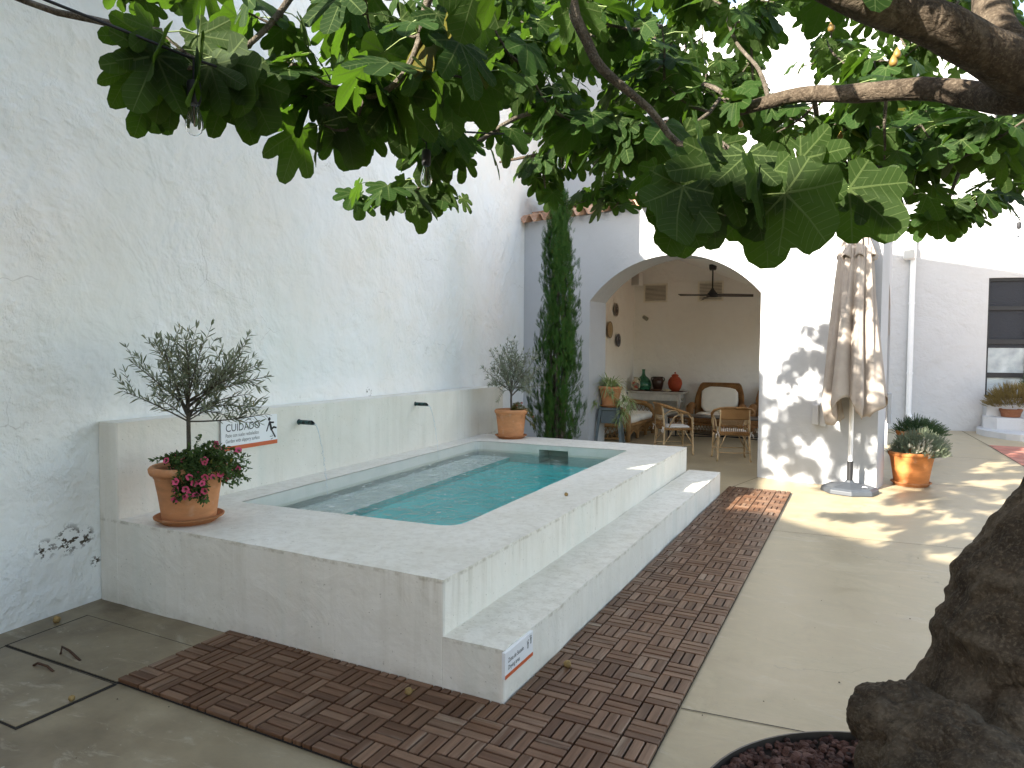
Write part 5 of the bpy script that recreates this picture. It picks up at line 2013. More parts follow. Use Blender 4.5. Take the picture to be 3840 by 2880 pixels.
# round backed wicker armchairs against the back wall (face -y)
def wick_armchair(label, loc):
    t = thing('wicker_armchair', label, 'armchair', loc, 0, 'wicker armchairs by the back wall')
    bk = MB()
    P, F = [], []
    n, mz = 30, 10
    for k in range(2):
        for j in range(mz + 1):
            for i in range(n + 1):
                w = math.pi * (i / n)
                x = -.48 * math.cos(w)
                top = .56 + .42 * min(1, max(0, math.sin(w) - .12) / .5) ** .8
                z = .12 + (top - .12) * j / mz
                y = .30 * math.sin(w) ** .8 + .02 * j / mz - k * .05
                s_ = 1 - k * .06
                P.append((x * s_, y, z))
    q = (n + 1)
    for k in range(2):
        for j in range(mz):
            for i in range(n):
                a = k * q * (mz + 1) + j * q + i
                f_ = (a, a + 1, a + q + 1, a + q)
                F.append(f_ if k == 0 else tuple(reversed(f_)))
    for i in range(n):
        a, c = mz * q + i, q * (mz + 1) + mz * q + i
        F.append((a, a + 1, c + 1, c))
    bk.add(P, F)
    bk.build('back', M_WICKD, t, smooth='all')
    rl_ = MB()
    rl_.tube([((-.475 * math.cos(w)), .30 * math.sin(w) ** .8, .57 + .42 * min(1, max(0, math.sin(w) - .12) / .5) ** .8) for w in np.linspace(0.02, math.pi - .02, 32)], .026, 8)
    rl_.build('rim', M_WICKD, t, smooth='all')
    for sx in (-1, 1):
        a = MB()
        a.tube([(sx * .49, .05, .53), (sx * .50, -.15, .55), (sx * .50, -.32, .52), (sx * .49, -.38, .42), (sx * .48, -.385, .2), (sx * .48, -.385, .02)], [.06, .075, .08, .07, .05, .045], 10)
        a.build('arm', M_WICKD, t, smooth='all')
    ap = MB()
    ap.box(-.47, .47, -.39, .25, .24, .28)
    lattice(ap, lambda x, z: (-.46 + x, -.395, .06 + z), .92, .19, .06, .005, .5)
    ap.lathe([(.03, .0), (.05, .08), (.04, .2)], 10, (0, -.36, 0))
    ap.build('seat_base', M_WICKD, t, smooth=True)
    MB().cushion(-.42, .42, -.42, .14, .28, .42, .04, seed=7).build('seat_cushion', M_CUSH, t, smooth='all')
    M_ = Matrix.Translation((0, .13, .66)) @ Matrix.Rotation(R_(-10), 4, 'X')
    MB().cushion(-.37, .37, -.08, .08, -.27, .275, .04, M=M_, seed=8).build('back_cushion', M_CUSH, t, smooth='all')
    return t
ac = wick_armchair('brown wicker armchair with cream cushions, fully in view against the back wall', (-1.20, 11.62, 0))
dup(ac, (-.02, 11.70, 0), 0, 'brown wicker armchair mostly hidden by the right pier of the arch')

# coffee table
M_TTOP = simple("dark_table_top", (.07, .06, .055), .35, .2, 5)
ct = thing('coffee_table', 'low table with a dark top and wicker apron in front of the armchairs', 'table', (-1.05, 10.35, 0))
MB().bbox(-.80, .95, -.30, .30, .42, .445, .006).build('table_top', M_TTOP, ct)
ap = MB()
for y in (-.28, .28):
    ap.tube([(-.78, y, .41), (.92, y, .41)], .016, 6)
    ap.tube([(-.78, y, .30), (.92, y, .30)], .012, 6)
    lattice(ap, lambda x, z: (-.78 + x, y, .30 + z), 1.7, .11, .05, .004, .45)
ap.build('apron', M_WICKD, ct, smooth='all')
for x in (-.77, .91):
    for y in (-.28, .28):
        MB().box(x - .014, x + .014, y - .014, y + .014, .0, .42).build('leg', M_BLK, ct)
st = MB()
st.tube([(-.77, -.28, .07), (.91, .28, .07)], .01, 6)
st.tube([(-.77, .28, .085), (.91, -.28, .085)], .01, 6)
st.build('stretcher', M_BLK, ct)

# console table with jars
M_OLDW = simple("worn_white_paint", (.62, .59, .53), .7, .12, 9, .2)
tb = thing('console_table', 'worn white console table in the back corner of the room', 'table', (-2.48, 11.72, 0))
tt = MB()
tt.bbox(-.62, .60, -.25, .27, .785, .81, .004)
tt.build('table_top', M_OLDW, tb)
top2 = MB()
top2.box(-.61, .58, -.235, .26, .8105, .816)
top2.build('dark_runner', simple("dark_runner", (.06, .025, .02), .8), tb)
for x in (-.55, .50):
    for y in (-.19, .22):
        MB().bbox(x - .028, x + .028, y - .028, y + .028, 0, .785, .004).build('leg', M_OLDW, tb)
dw = MB()
dw.bbox(-.52, .47, -.205, -.185, .62, .775, .003)
dw.bbox(.49, .51, -.16, .19, .66, .775, .003)
dw.bbox(-.56, -.54, -.16, .19, .66, .775, .003)
dw.bbox(.49, .51, -.16, .19, .60, .63, .003)
dw.build('drawer_front', M_OLDW, tb)
TZ = .816
def on_table(u, v, zz=TZ):            # 2180+x*.3255 image coordinates -> point on the table top
    return ground((2180 + u * .32549) / KX, (1300 + v * .32549) / KX, zz)
def jar(name, label, cat, x, prof, mat, group=None, y=11.72, n=32, smooth='all'):
    p = onplane((2180 + x * .32549) / KX, (1300 + 470 * .32549) / KX, (0, y), (1, y))
    t = thing(name, label, cat, (p[0], y, TZ), 0, group)
    b = MB()
    b.lathe(prof, n)
    b.build('body', mat, t, smooth=smooth)
    return t
M_GRG = Mat("green_glass", (.06, .26, .15), .08, .6)
M_GRG.b.inputs['Transmission Weight'].default_value = .55
M_GRG.b.inputs['IOR'].default_value = 1.45
def scale_prof(p, kr, kz):
    return [(r * kr, z * kz) for r, z in p]
jar('demijohn', 'big round green glass demijohn on the console table', 'bottle', 715, [(.09, 0), (.14, .01), (.165, .06), (.17, .13), (.155, .20), (.11, .265), (.05, .31), (.034, .35), (.030, .42), (.036, .43), (.036, .45), (.026, .455)], M_GRG.m, 'jars on the console table')
mdk = Mat("glazed_brown", (.045, .018, .010), .3, .5)
t = jar('pot', 'dark brown glazed pot with two small handles on the console table', 'jar', 880, [(.075, 0), (.085, .02), (.115, .12), (.125, .2), (.115, .245), (.098, .262), (.105, .285), (.115, .295), (.105, .30), (.09, .28)], mdk.m, 'jars on the console table')
for sx in (-1, 1):
    MB().tube([(sx * .10, 0, .275), (sx * .135, 0, .275), (sx * .145, 0, .24), (sx * .122, 0, .20)], .011, 8).build('handle', mdk.m, t, smooth='all')
mr_ = Mat("red_clay", (.36, .055, .02), .6, .3)
_c = mr_.co()
dots = mr_.mr(mr_.voro(26, 'F1', _c), .16, .2, 1, 0)
mr_.col(mr_.mix(mr_.mul(dots, .7), (.37, .06, .022), (.12, .02, .012)))
t = jar('lidded_jar', 'round orange red clay jar with a knobbed lid on the console table', 'jar', 1078, [(.075, 0), (.09, .01), (.13, .08), (.148, .16), (.138, .23), (.10, .29), (.072, .31), (.066, .33)], mr_.m, 'jars on the console table')
l_ = MB()
l_.lathe([(.065, .325), (.078, .332), (.07, .345), (.04, .36), (.014, .37), (.012, .38), (.018, .392), (.014, .404), (.003, .408)], 24)
l_.build('lid', mr_.m, t, smooth='all')
mp_ = Mat("floral_ceramic", (.5, .45, .35), .3, .5)
_c = mp_.co()
vc = mp_.voro(17, 'F1', _c, 'Color')
mp_.col(mp_.ramp(mp_.sep(vc)[0], [(.0, (.05, .04, .03)), (.3, (.62, .54, .36)), (.55, (.55, .5, .35)), (.72, (.40, .05, .03)), (.9, (.75, .70, .55))]))
t = jar('jug', 'small floral patterned jug in front of the green demijohn', 'jug', 628, [(.06, 0), (.07, .01), (.10, .08), (.105, .13), (.085, .2), (.05, .235), (.045, .27), (.055, .29), (.045, .285)], mp_.m, 'jars on the console table', 11.58)
MB().tube([(.05, 0, .27), (.085, 0, .26), (.10, 0, .2), (.095, 0, .16)], .009, 8).build('handle', mp_.m, t, smooth='all')
mw2 = simple("brown_wood_bowl", (.10, .045, .025), .5)
for x, y, r, label in ((660, 11.56, .13, 'flat brown dish beneath the floral jug and demijohn'), (860, 11.55, .13, 'long brown wooden bowl in front of the dark pot')):
    p = onplane((2180 + x * .32549) / KX, (1300 + 480 * .32549) / KX, (0, y), (1, y))
    b = MB()
    b.lathe([(r * .6, 0), (r * .9, .02), (r, .045), (r * .94, .045), (r * .5, .016), (.002, .014)], 28, sy=.55) if x > 700 else b.lathe([(r * .9, 0), (r, .006), (r, .014), (.002, .012)], 28, sy=.6)
    o = b.build('dish', mw2, smooth='all')
    o.location = (p[0], y - (.02 if x < 700 else 0), TZ)
    tag(o, label, 'dish')
p = onplane((2180 + 990 * .32549) / KX, (1300 + 480 * .32549) / KX, (0, 11.56), (1, 11.56))
b = MB()
b.lathe([(.05, 0), (.078, .012), (.082, .024), (.06, .04), (.02, .048), (.002, .05)], 24)
o = b.build('gourd', simple("pale_gourd", (.55, .47, .32), .6), smooth='all')
o.location = (p[0], 11.56, TZ)
tag(o, 'pale rounded gourd beside the red lidded jar', 'gourd')

# plant stand and spider plant in the archway
M_STOOL = simple("blue_grey_paint", (.10, .125, .135), .6, .15, 8)
sp0 = at(2287 / KX, 1600 / KX, 10.55); sp0[2] = 0
sl = thing('plant_stand', 'tall blue grey wooden stool holding a potted spider plant in the archway', 'stool', sp0, R_(12))
MB().bbox(-.15, .15, -.15, .15, .72, .76, .006).build('seat', M_STOOL, sl)
s_ = MB()
for a in ((-.125, .125, -.125, -.10), (-.125, .125, .10, .125), (-.125, -.10, -.10, .10), (.10, .125, -.10, .10)):
    s_.bbox(*a, .52, .72, .003)
s_.build('apron', M_STOOL, sl)
for sx in (-1, 1):
    for sy in (-1, 1):
        M_ = Matrix(((1, 0, -sx * .11, sx * .215), (0, 1, -sy * .11, sy * .215), (0, 0, 1, 0), (0, 0, 0, 1)))
        MB().bbox(-.022, .022, -.022, .022, 0, .72, .003, M=M_).build('leg', M_STOOL, sl)
pot(sp0 + ZUP * .775, 'terracotta pot of the spider plant on the blue grey stool', .31, .12, .165, .185)
saucer(sp0 + ZUP * .761, 'terracotta saucer on top of the blue grey stool', .125, .155, .035)
M_SPI = leaf_mat("spider_leaf", (.17, .32, .07), (.19, .34, .10), (.2, .33, .09), (.2, .4, .06), .3, .45)
_m = [x for x in bpy.data.materials if x.name == "spider_leaf"][0]
M_SPC = leaf_mat("spider_leaf_cream", (.66, .68, .42), (.66, .68, .44), (.5, .5, .3), (.5, .55, .25), .25, .45)
def arch_leaf(mb, mc, base, h, L, up, w=.012, droop=1.0):
    pts = []
    n = 9
    for i in range(n):
        a = i / (n - 1)
        pts.append(base + h * L * a + ZUP * (up * L * a - droop * L * a * a))
    for i in range(n - 1):
        p, q = pts[i], pts[i + 1]
        t = unit(q - p)
        sd = unit(np.cross(t, ZUP)) if abs(t[2]) < .98 else np.array([1., 0, 0])
        wa, wb = w * (1 - (i / (n - 1)) ** 2), w * (1 - ((i + 1) / (n - 1)) ** 2)
        lift = np.cross(sd, t) * .25
        mb.add([p - sd * wa * .55, p + sd * wa * .55, q + sd * wb * .55, q - sd * wb * .55], [(0, 1, 2, 3)])
        for s_ in (-1, 1):
            e = [p + sd * s_ * wa * .55, p + (sd * s_ + lift) * wa, q + (sd * s_ + lift) * wb, q + sd * s_ * wb * .55]
            mc.add(e, [(0, 1, 2, 3) if s_ > 0 else (3, 2, 1, 0)])
r_ = random.Random(77)
spt = thing('spider_plant', 'spider plant with striped arching leaves and trailing plantlets in the archway', 'plant', sp0 + ZUP * 1.05)
lg, lc = MB(), MB()
for i in range(120):
    w = r_.random() * 6.283
    h = np.array([math.cos(w), math.sin(w), 0])
    arch_leaf(lg, lc, h * r_.uniform(0, .07), h * r_.uniform(.5, 1), r_.uniform(.22, .42), r_.uniform(.5, 1.5), .011, r_.uniform(.6, 1.5))
for (dx, dz, db, n, s) in ((-.26, -.22, -.1, 26, .16), (.22, -.16, -.1, 44, .19), (.32, -.20, .0, 34, .17), (.16, -.36, -.16, 50, .20), (.10, -.48, -.18, 40, .19), (.26, -.28, -.05, 40, .19), (.0, -.08, -.2, 24, .16), (.12, -.2, -.18, 34, .17)):
    c = scr(0, dx, dz, db)
    lc.tube([(0, 0, .02), tuple(c * .5 + ZUP * .10), tuple(c)], .002, 4)
    for i in range(n):
        w = r_.random() * 6.283
        h = np.array([math.cos(w), math.sin(w), r_.uniform(-.6, .5)])
        arch_leaf(lg, lc, c + rvec(r_) * .03, h * .8, s * r_.uniform(.6, 1.1), r_.uniform(-.2, .8), .008, r_.uniform(.3, 1.0))
lg.build('leaves', M_SPI, spt, smooth='all')
lc.build('leaf_margins', M_SPC, spt, smooth='all')

# wall plates, spot lamp, speakers, fan
def plate(label, u, v, r, cols, scale, sd):
    p = onplane((2180 + u * .32549) / KX, (900 + v * .32549) / KX, RL0 * 0 + np.array([-3.1, 0]), np.array([-3.1, 1]))
    m = Mat("plate_%d" % sd, cols[0], .3, .5)
    co = m.co()
    rr = m.N('ShaderNodeVectorMath', operation='LENGTH')
    m.L(co, rr.inputs[0])
    d = m.math('DIVIDE', rr.outputs['Value'], r)
    ring = m.ramp(d, [(0, cols[0]), (.3, cols[1]), (.42, cols[0]), (.55, cols[2]), (.68, cols[1]), (.76, cols[0]), (.84, cols[2]), (.95, cols[1])])
    pat = m.mr(m.voro(scale, 'F1', co), .25, .35)
    m.col(m.mix(m.mul(pat, m.mr(d, .9, .8)), ring, cols[2]))
    b = MB()
    b.lathe([(r * .55, .0), (r * .6, .006), (r, .028), (r * 1.01, .032), (r * .97, .034), (r * .58, .012), (.002, .010)], 40)
    b.v = [(z, x, y) for x, y, z in b.v]
    o = b.build('plate', m.m, smooth='all')
    o.location = (-3.1 + .002 + (p[1] - 9) * 0, p[1], p[2])
    return tag(o, label, 'plate', 'plates on the wall of the garden room')
plate('dark patterned plate, highest of the three on the left wall of the room', 390, 805, .135, ((.10, .06, .045), (.55, .48, .40), (.05, .03, .025)), 18, 1)
plate('brown straw coloured plate with rings, half hidden by the arch jamb', 315, 1035, .165, ((.36, .24, .10), (.16, .09, .03), (.42, .30, .15)), 60, 2)
plate('white and dark blue plate, lowest of the three on the left wall', 412, 1155, .135, ((.60, .57, .52), (.05, .05, .07), (.06, .06, .09)), 15, 3)
sl_ = at((2180 + 745 * .32549) / KX, (900 + 900 * .32549) / KX, 13.2)
lampp = np.array([onplane((2180 + 720 * .32549) / KX, (900 + 885 * .32549) / KX, (0, 12.03), (1, 12.03))[0], 12.03, 2.42])
lp_ = thing('spot_lamp', 'small grey spot lamp on the back wall of the garden room', 'lamp', lampp)
MB().lathe([(.035, 0), (.035, .015), (.01, .02)], 16).build('base', M_VENT, lp_, smooth=True).rotation_euler = (R_(90), 0, 0)
MB().tube([(0, -.02, 0), (.02, -.06, -.02), (.10, -.10, -.07)], [.012, .04, .045], 14).build('head', simple("lamp_grey", (.30, .30, .24), .5), lp_, smooth=True)
def speaker(label, loc, rz, w=.2, h=.3):
    t = thing('speaker', label, 'speaker', loc, rz, 'wall speakers')
    MB().bbox(-w / 2, w / 2, -.06, .10, -h / 2, h / 2, .022).build('cabinet', M_WPAINT, t, smooth=True)
    MB().bbox(-w / 2 + .014, w / 2 - .014, -.066, -.058, -h / 2 + .016, h / 2 - .016, .003).build('grille', simple("grille", (.48, .48, .46), .8, .05, 200, .3), t)
    MB().box(-.02, .02, .09, .17, -.03, .03).build('bracket', M_WPAINT, t)
    return t
q = onplane((2180 + 640 * .32549) / KX, (900 + 448 * .32549) / KX, (0, 11.85), (1, 11.85))
speaker('pale loudspeaker high in the back corner of the garden room', (q[0], 11.85, q[2]), R_(-20), .22, .30)
q = far(1960, 546)
q[:2] += HN * .17
q2 = q
speaker('white loudspeaker on the far wall beside the downpipe', q2, math.atan2(HD_[1], HD_[0]) + R_(-28), .22, .33)
q = far(1943, 515)
sb = thing('sensor_box', 'tiny white sensor box above the loudspeaker on the far wall', 'sensor', (*(q[:2] + HN * .02), q[2]), math.atan2(HD_[1], HD_[0]))
MB().bbox(-.06, .06, -.02, .02, -.07, .07, .008).build('case', M_WPAINT, sb)
MB().lathe([(.03, 0), (.03, .012), (.02, .018)], 16).build('lens', simple("sensor_lens", (.2, .2, .22), .3), sb).rotation_euler = (R_(90), 0, 0)

fan_c = at((2180 + 1510 * .32549) / KX, (900 + 640 * .32549) / KX, 11.3)
fn = thing('ceiling_fan', 'black ceiling fan with dark wooden blades hanging in the arched room', 'fan', fan_c)
M_FANB = simple("fan_black", (.012, .012, .013), .4)
M_FANW = simple("fan_wood", (.06, .045, .035), .5, .2, 20)
b = MB()
b.lathe([(.004, -.03), (.085, -.025), (.10, -.01), (.095, .02), (.055, .06), (.03, .10), (.02, .12)], 28)
b.build('motor', M_FANB, fn, smooth='all')
zt = zc(fan_c[0]) - fan_c[2]
MB().tube([(0, 0, .10), (0, 0, zt - .02)], .013, 10).build('rod', M_FANB, fn, smooth=True)
MB().lathe([(.05, zt - .09), (.06, zt - .06), (.065, zt - .0)], 20).build('canopy', M_FANB, fn, smooth=True)
for i, a in enumerate((200, -18, 88)):
    P, F = [], []
    for j in range(9):
        s = j / 8
        x = .06 + .58 * s
        hw = .035 + .045 * math.sin(math.pi * min(1, s * 1.15) ** .8) * (1 if s < .9 else .7)
        z = .01 - .02 * s
        for y, zz_ in ((-hw, .012), (hw, -.018)):
            P.append((x, y, z + zz_ + .004))
        for y, zz_ in ((-hw, .012), (hw, -.018)):
            P.append((x, y, z + zz_ - .004))
    for j in range(8):
        k = j * 4
        F += [(k, k + 4, k + 5, k + 1), (k + 3, k + 7, k + 6, k + 2), (k, k + 2, k + 6, k + 4), (k + 1, k + 5, k + 7, k + 3)]
    F += [(0, 1, 3, 2), (32, 34, 35, 33)]
    bl = MB().add(P, F).build('blade', M_FANW, fn)
    bl.rotation_euler = (0, 0, R_(a) + YAW)

# ---------------------------------------------------------------- parasol
M_CLOTH = Mat("parasol_canvas", (.38, .33, .285), .9, .15)
_c = M_CLOTH.co()
M_CLOTH.col(M_CLOTH.mix(M_CLOTH.mr(M_CLOTH.noise(5, 4, .6, _c), .35, .7), (.35, .30, .26), (.42, .37, .32)))
M_CLOTH.bump(M_CLOTH.noise(500, 2, .5, _c), .2, .0006)
M_CLOTH.bump(M_CLOTH.noise(9, 3, .5, M_CLOTH.co(scale=(1, 1, .25))), .35, .012)
pu = np.array([1.275, 6.13, 0.])
pa = thing('parasol', 'closed beige canvas parasol on a white pole beside the right pier', 'parasol', pu)
HT = 3.09
def cloth(z_top, z_bot, R, hem, nth=200, nz=44, seed=0, thick=.0):
    P, F = [], []
    for j in range(nz + 1):
        for i in range(nth):
            th = 2 * math.pi * i / nth
            f8 = th * 8 / (2 * math.pi)
            hb = z_bot + hem(th)
            t = j / nz
            z = z_top + (hb - z_top) * t
            a = (z_top - z) / (z_top - z_bot)
            fold = abs(math.sin(4 * th + .5 + .5 * math.sin(th * 2 + seed) * a)) ** .8
            k = .60 + .40 * fold
            k = 1 - (1 - k) * min(1, a * 2.4)
            r = R(a) * k
            r *= 1 + .10 * math.sin(3 * th + seed) * a + .05 * math.sin(11 * th + 5 * a + seed)
            r += .012 * math.sin(17 * th + 3 * a)
            sw = .10 * a * math.sin(th * 2 + 1)
            P.append((r * math.cos(th + sw), r * math.sin(th + sw), z))
    for j in range(nz):
        for i in range(nth):
            i2 = (i + 1) % nth
            F.append((j * nth + i, (j + 1) * nth + i, (j + 1) * nth + i2, j * nth + i2))
    return P, F
sd = 2.0
hem = lambda th: .22 * abs(math.cos(2 * th + .4)) ** 1.2 + .05 * abs(math.cos(4 * th + .5)) - .06 + .08 * math.sin(th * 1 + 2.2) + .04 * math.sin(3 * th + 1)
P, F = cloth(2.80, .83, lambda a: .16 + .215 * a if a < .9 else .3535 - .4 * (a - .9), hem, seed=sd)
cb = MB().add(P, F)
co_ = cb.build('canopy', M_CLOTH.m, pa, smooth='all')
sol = co_.modifiers.new('cloth', 'SOLIDIFY')
sol.thickness = .003
P, F = cloth(HT - .02, 2.66, lambda a: .075 + .15 * a ** .8, lambda th: .06 * abs(math.sin(4 * th + .5)) - .02, nz=16, seed=1.0)
P += [(0, 0, HT)]
F += [(i, (i + 1) % 200, len(P) - 1) for i in range(200)]
co2 = MB().add(P, F).build('top_flap', M_CLOTH.m, pa, smooth='all')
sol = co2.modifiers.new('cloth', 'SOLIDIFY')
sol.thickness = .003
MB().lathe([(.07, HT - .03), (.075, HT), (.05, HT + .015), (.001, HT + .02)], 20).build('cap', M_WPAINT, pa, smooth='all')
MB().tube([(0, 0, .12), (0, 0, HT - .03)], .024, 16).build('pole', M_WPAINT, pa, smooth=True)
MB().tube([(0, 0, .07), (0, 0, .36)], .032, 16).build('clamp', simple("black_plastic", (.015, .015, .016), .4), pa, smooth=True)
M_BASE = simple("charcoal_plastic", (.055, .062, .072), .45, .1, 10, .1)
bb = MB()
n8 = 8
P = []
for r, z in ((.30, 0), (.305, .012), (.30, .05), (.27, .075), (.10, .105), (.045, .12), (.045, .14)):
    for k in range(n8):
        w = 2 * math.pi * (k + .5) / n8
        P.append((r * math.cos(w), r * math.sin(w), z))
F = [(i * n8 + k, i * n8 + (k + 1) % n8, (i + 1) * n8 + (k + 1) % n8, (i + 1) * n8 + k) for i in range(6) for k in range(n8)]
F += [tuple(range(7, -1, -1)), tuple(48 + k for k in range(8))]
bb.add(P, F)
bo = bb.build('base', M_BASE, pa)
bo.rotation_euler = (0, 0, YAW)
md = bo.modifiers.new('edge', 'BEVEL')
md.width = .006
md.segments = 2
hd = MB().tube([(.13, -.16, .092), (.135, -.165, .102), (.185, -.125, .094), (.18, -.12, .085)], .005, 6)
hd.build('carry_handle', M_WPAINT, pa, smooth='all')

# sconce on the pier, box on the side wall
q = fac(1772, 897)
sc = thing('wall_light', 'small white up and down wall light on the right pier behind the parasol', 'lamp', q, math.atan2(FD[1], FD[0]))
MB().bbox(-.075, .0, -.10, .0, -.11, .13, .006).build('housing', M_FAC, sc)
MB().bbox(.0, .075, -.05, .0, -.13, .15, .004).build('back_plate', M_FAC, sc)
jb = thing('junction_box', 'plain pale grey box fixed to the side wall behind the parasol', 'box', (1.80, 10.62, 0.70), R_(0))
MB().bbox(-.035, .035, -.18, .18, -.25, .25, .008).build('cover', simple("pale_grey_plastic", (.50, .52, .53), .5, .04), jb)
MB().bbox(.034, .04, -.15, .15, -.22, .22, .002).build('door', simple("pale_grey_door", (.53, .55, .56), .5, .04), jb)

# ---------------------------------------------------------------- water spouts
M_PIPE = Mat("weathered_copper", (.02, .04, .045), .35, .5, .6)
_c = M_PIPE.co()
M_PIPE.col(M_PIPE.mix(M_PIPE.mr(M_PIPE.noise(30, 4, .6, _c), .45, .65), (.02, .022, .022), (.05, .12, .12)))
M_JET = Mat("falling_water", (.9, .95, .97), .05, .6)
M_JET.b.inputs['Transmission Weight'].default_value = .25
M_JET.b.inputs['IOR'].default_value = 1.33
PX = lambda y: -2.685 - (y / YF) * .335
for i, (y, z, label) in enumerate(((1.63, .985, 'dark metal water spout nearer the warning sign, pouring into the pool'), (3.46, 1.02, 'dark metal water spout further back near the cypress, pouring into the pool'))):
    t = thing('water_spout', label, 'spout', (PX(y), y, z), 0, 'water spouts in the pool wall')
    MB().lathe([(.0, 0), (.023, 0), (.024, .003), (.020, .006), (.019, .006)], 20).build('collar', M_PIPE.m, t, smooth=True).rotation_euler = (0, R_(90), 0)
    P, F = [], []
    n = 20
    for k in range(n):
        w = 2 * math.pi * k / n
        c, s = math.cos(w) * .019, math.sin(w) * .019
        ex = .175 - (s + .019) * 1.05
        for x, f_ in ((0, 1), (ex, 1), (ex, .82), (.03, .82)):
            P.append((x, c * f_, s * f_))
    for k in range(n):
        a, b = k * 4, ((k + 1) % n) * 4
        F += [(a, a + 1, b + 1, b), (a + 1, a + 2, b + 2, b + 1), (a + 2, a + 3, b + 3, b + 2)]
    MB().add(P, F).build('pipe', M_PIPE.m, t, smooth=True)
    jt = MB()
    drop = z - WZ
    T_ = math.sqrt(2 * drop / 9.81)
    pts = []
    for k in range(16):
        a = k / 15
        pts.append((.168 + .42 * a * T_, .002 * math.sin(9 * a), -.012 - drop * a * a + .002))
    jt.tube(pts[:9], [.0055, .005, .0046, .0042, .004, .0036, .0034, .003, .0018], 6)
    rj = random.Random(i + 3)
    for k in range(46):
        a = .5 + .5 * k / 46
        s = rj.uniform(.0022, .0046)
        c = (.168 + .42 * a * T_ + rj.uniform(-.005, .005), rj.uniform(-.006, .006), -.012 - drop * a * a)
        jt.lathe([(.0003, s * 1.6), (s * .8, s * .7), (s, 0), (s * .7, -s), (.0003, -s * 1.4)], 6, c)
    jt.build('water_jet', M_JET.m, t, smooth='all')

# ---------------------------------------------------------------- signs
M_SIGN = simple("sign_white", (.80, .81, .82), .35, .02, 4)
M_INK = simple("sign_black", (.010, .010, .012), .5)
M_ORG = simple("sign_orange", (.56, .115, .035), .4, .03)
M_EDGE = simple("sign_edge", (.42, .43, .44), .4)
def text_part(name, body, parent, size, x, y, sxx=1., mat=None, bold=0.):
    cu = bpy.data.curves.new(name, 'FONT')
    cu.body = body
    cu.size = size
    cu.offset = bold
    cu.resolution_u = 3
    ob = bpy.data.objects.new(name, cu)
    COL.objects.link(ob)
    dg = bpy.context.evaluated_depsgraph_get()
    me = bpy.data.meshes.new_from_object(ob.evaluated_get(dg))
    bpy.data.objects.remove(ob)
    me.name = name
    me.materials.clear()
    me.materials.append(mat or M_INK)
    for v in me.vertices:
        vx, vy = v.co.x * sxx + x, v.co.y + y
        v.co = (vx, -.0125, vy)
    o = bpy.data.objects.new(name, me)
    COL.objects.link(o)
    o.parent = parent
    return o
def poly_part(name, polys, parent, mat, y=-.0125):
    b = MB()
    for p in polys:
        n = len(p)
        b.add([(a, y, c) for a, c in p], [tuple(range(n))])
    return b.build(name, mat, parent)
def capsule(a, b, r, r2=None, n=10):
    a, b = np.array(a, float), np.array(b, float)
    r2 = r if r2 is None else r2
    w = math.atan2(b[1] - a[1], b[0] - a[0])
    P = [tuple(a + r * np.array([math.cos(w + math.pi / 2 + math.pi * k / n), math.sin(w + math.pi / 2 + math.pi * k / n)])) for k in range(n + 1)]
    P += [tuple(b + r2 * np.array([math.cos(w - math.pi / 2 + math.pi * k / n), math.sin(w - math.pi / 2 + math.pi * k / n)])) for k in range(n + 1)]
    return P
def disc(c, r, n=20):
    return [(c[0] + r * math.cos(2 * math.pi * k / n), c[1] + r * math.sin(2 * math.pi * k / n)) for k in range(n)]
# warning sign on the shelf wall: local x along the wall, z up, -y out of the wall
pd = np.array([-.335, YF]); pd /= np.linalg.norm(pd)
pn_ = np.array([pd[1], -pd[0]])
def par_pt(u, v):
    p = onplane(u, v, (-2.685, 0), (-2.685 - .335, YF))
    return p
A_, B_ = par_pt((780 + 320 * .13562) / KX, (1540 + 900 * .13562) / KX), par_pt((780 + 1875 * .13562) / KX, (1540 + 890 * .13562) / KX)
w_ = float(np.linalg.norm((B_ - A_)[:2]))
zb_ = B_[2]
ztop = par_pt((780 + 1875 * .13562) / KX, (1540 + 90 * .13562) / KX)[2]
h_ = ztop - zb_
sg = thing('warning_sign', 'white slippery floor warning sign with an orange stripe on the pool back wall', 'sign', (*(A_[:2] + pn_ * .004), zb_), math.atan2(pd[1], pd[0]))
MB().bbox(0, w_, -.012, 0, 0, h_, .001).build('panel', M_SIGN, sg)
MB().box(-.002, 0, -.0115, -.0005, 0, h_).build('edge', M_EDGE, sg)
poly_part('stripe', [[(0, 0), (w_, 0), (w_, h_ * .135), (0, h_ * .135)]], sg, M_ORG, -.0123)
text_part('lettering', 'CUIDADO', sg, h_ * .345, w_ * .07, h_ * .60, w_ * .66 / (h_ * .345 * 5.1))
text_part('lettering', 'Patio con suelo resbaladizo', sg, h_ * .165, w_ * .07, h_ * .42, w_ * .66 / (h_ * .165 * 12.6))
text_part('lettering', 'Garden with slippery surface', sg, h_ * .165, w_ * .07, h_ * .245, w_ * .66 / (h_ * .165 * 13.0))
S_ = lambda x, z: (w_ * x, h_ * z)
pic = [disc(S_(.845, .86), h_ * .062), capsule(S_(.855, .74), S_(.885, .50), h_ * .052, h_ * .05), capsule(S_(.845, .745), S_(.795, .47), h_ * .026), capsule(S_(.87, .74), S_(.925, .73), h_ * .03),
       capsule(S_(.885, .50), S_(.93, .57), h_ * .04, h_ * .034), capsule(S_(.93, .57), S_(.975, .54), h_ * .034, h_ * .03), capsule(S_(.90, .44), S_(.955, .235), h_ * .032),
       capsule(S_(.858, .27), S_(.905, .255), h_ * .012, h_ * .006), capsule(S_(.895, .31), S_(.915, .265), h_ * .012, h_ * .005), capsule(S_(.875, .17), S_(.92, .2), h_ * .012, h_ * .006)]
poly_part('pictogram', pic, sg, M_INK, -.0127)
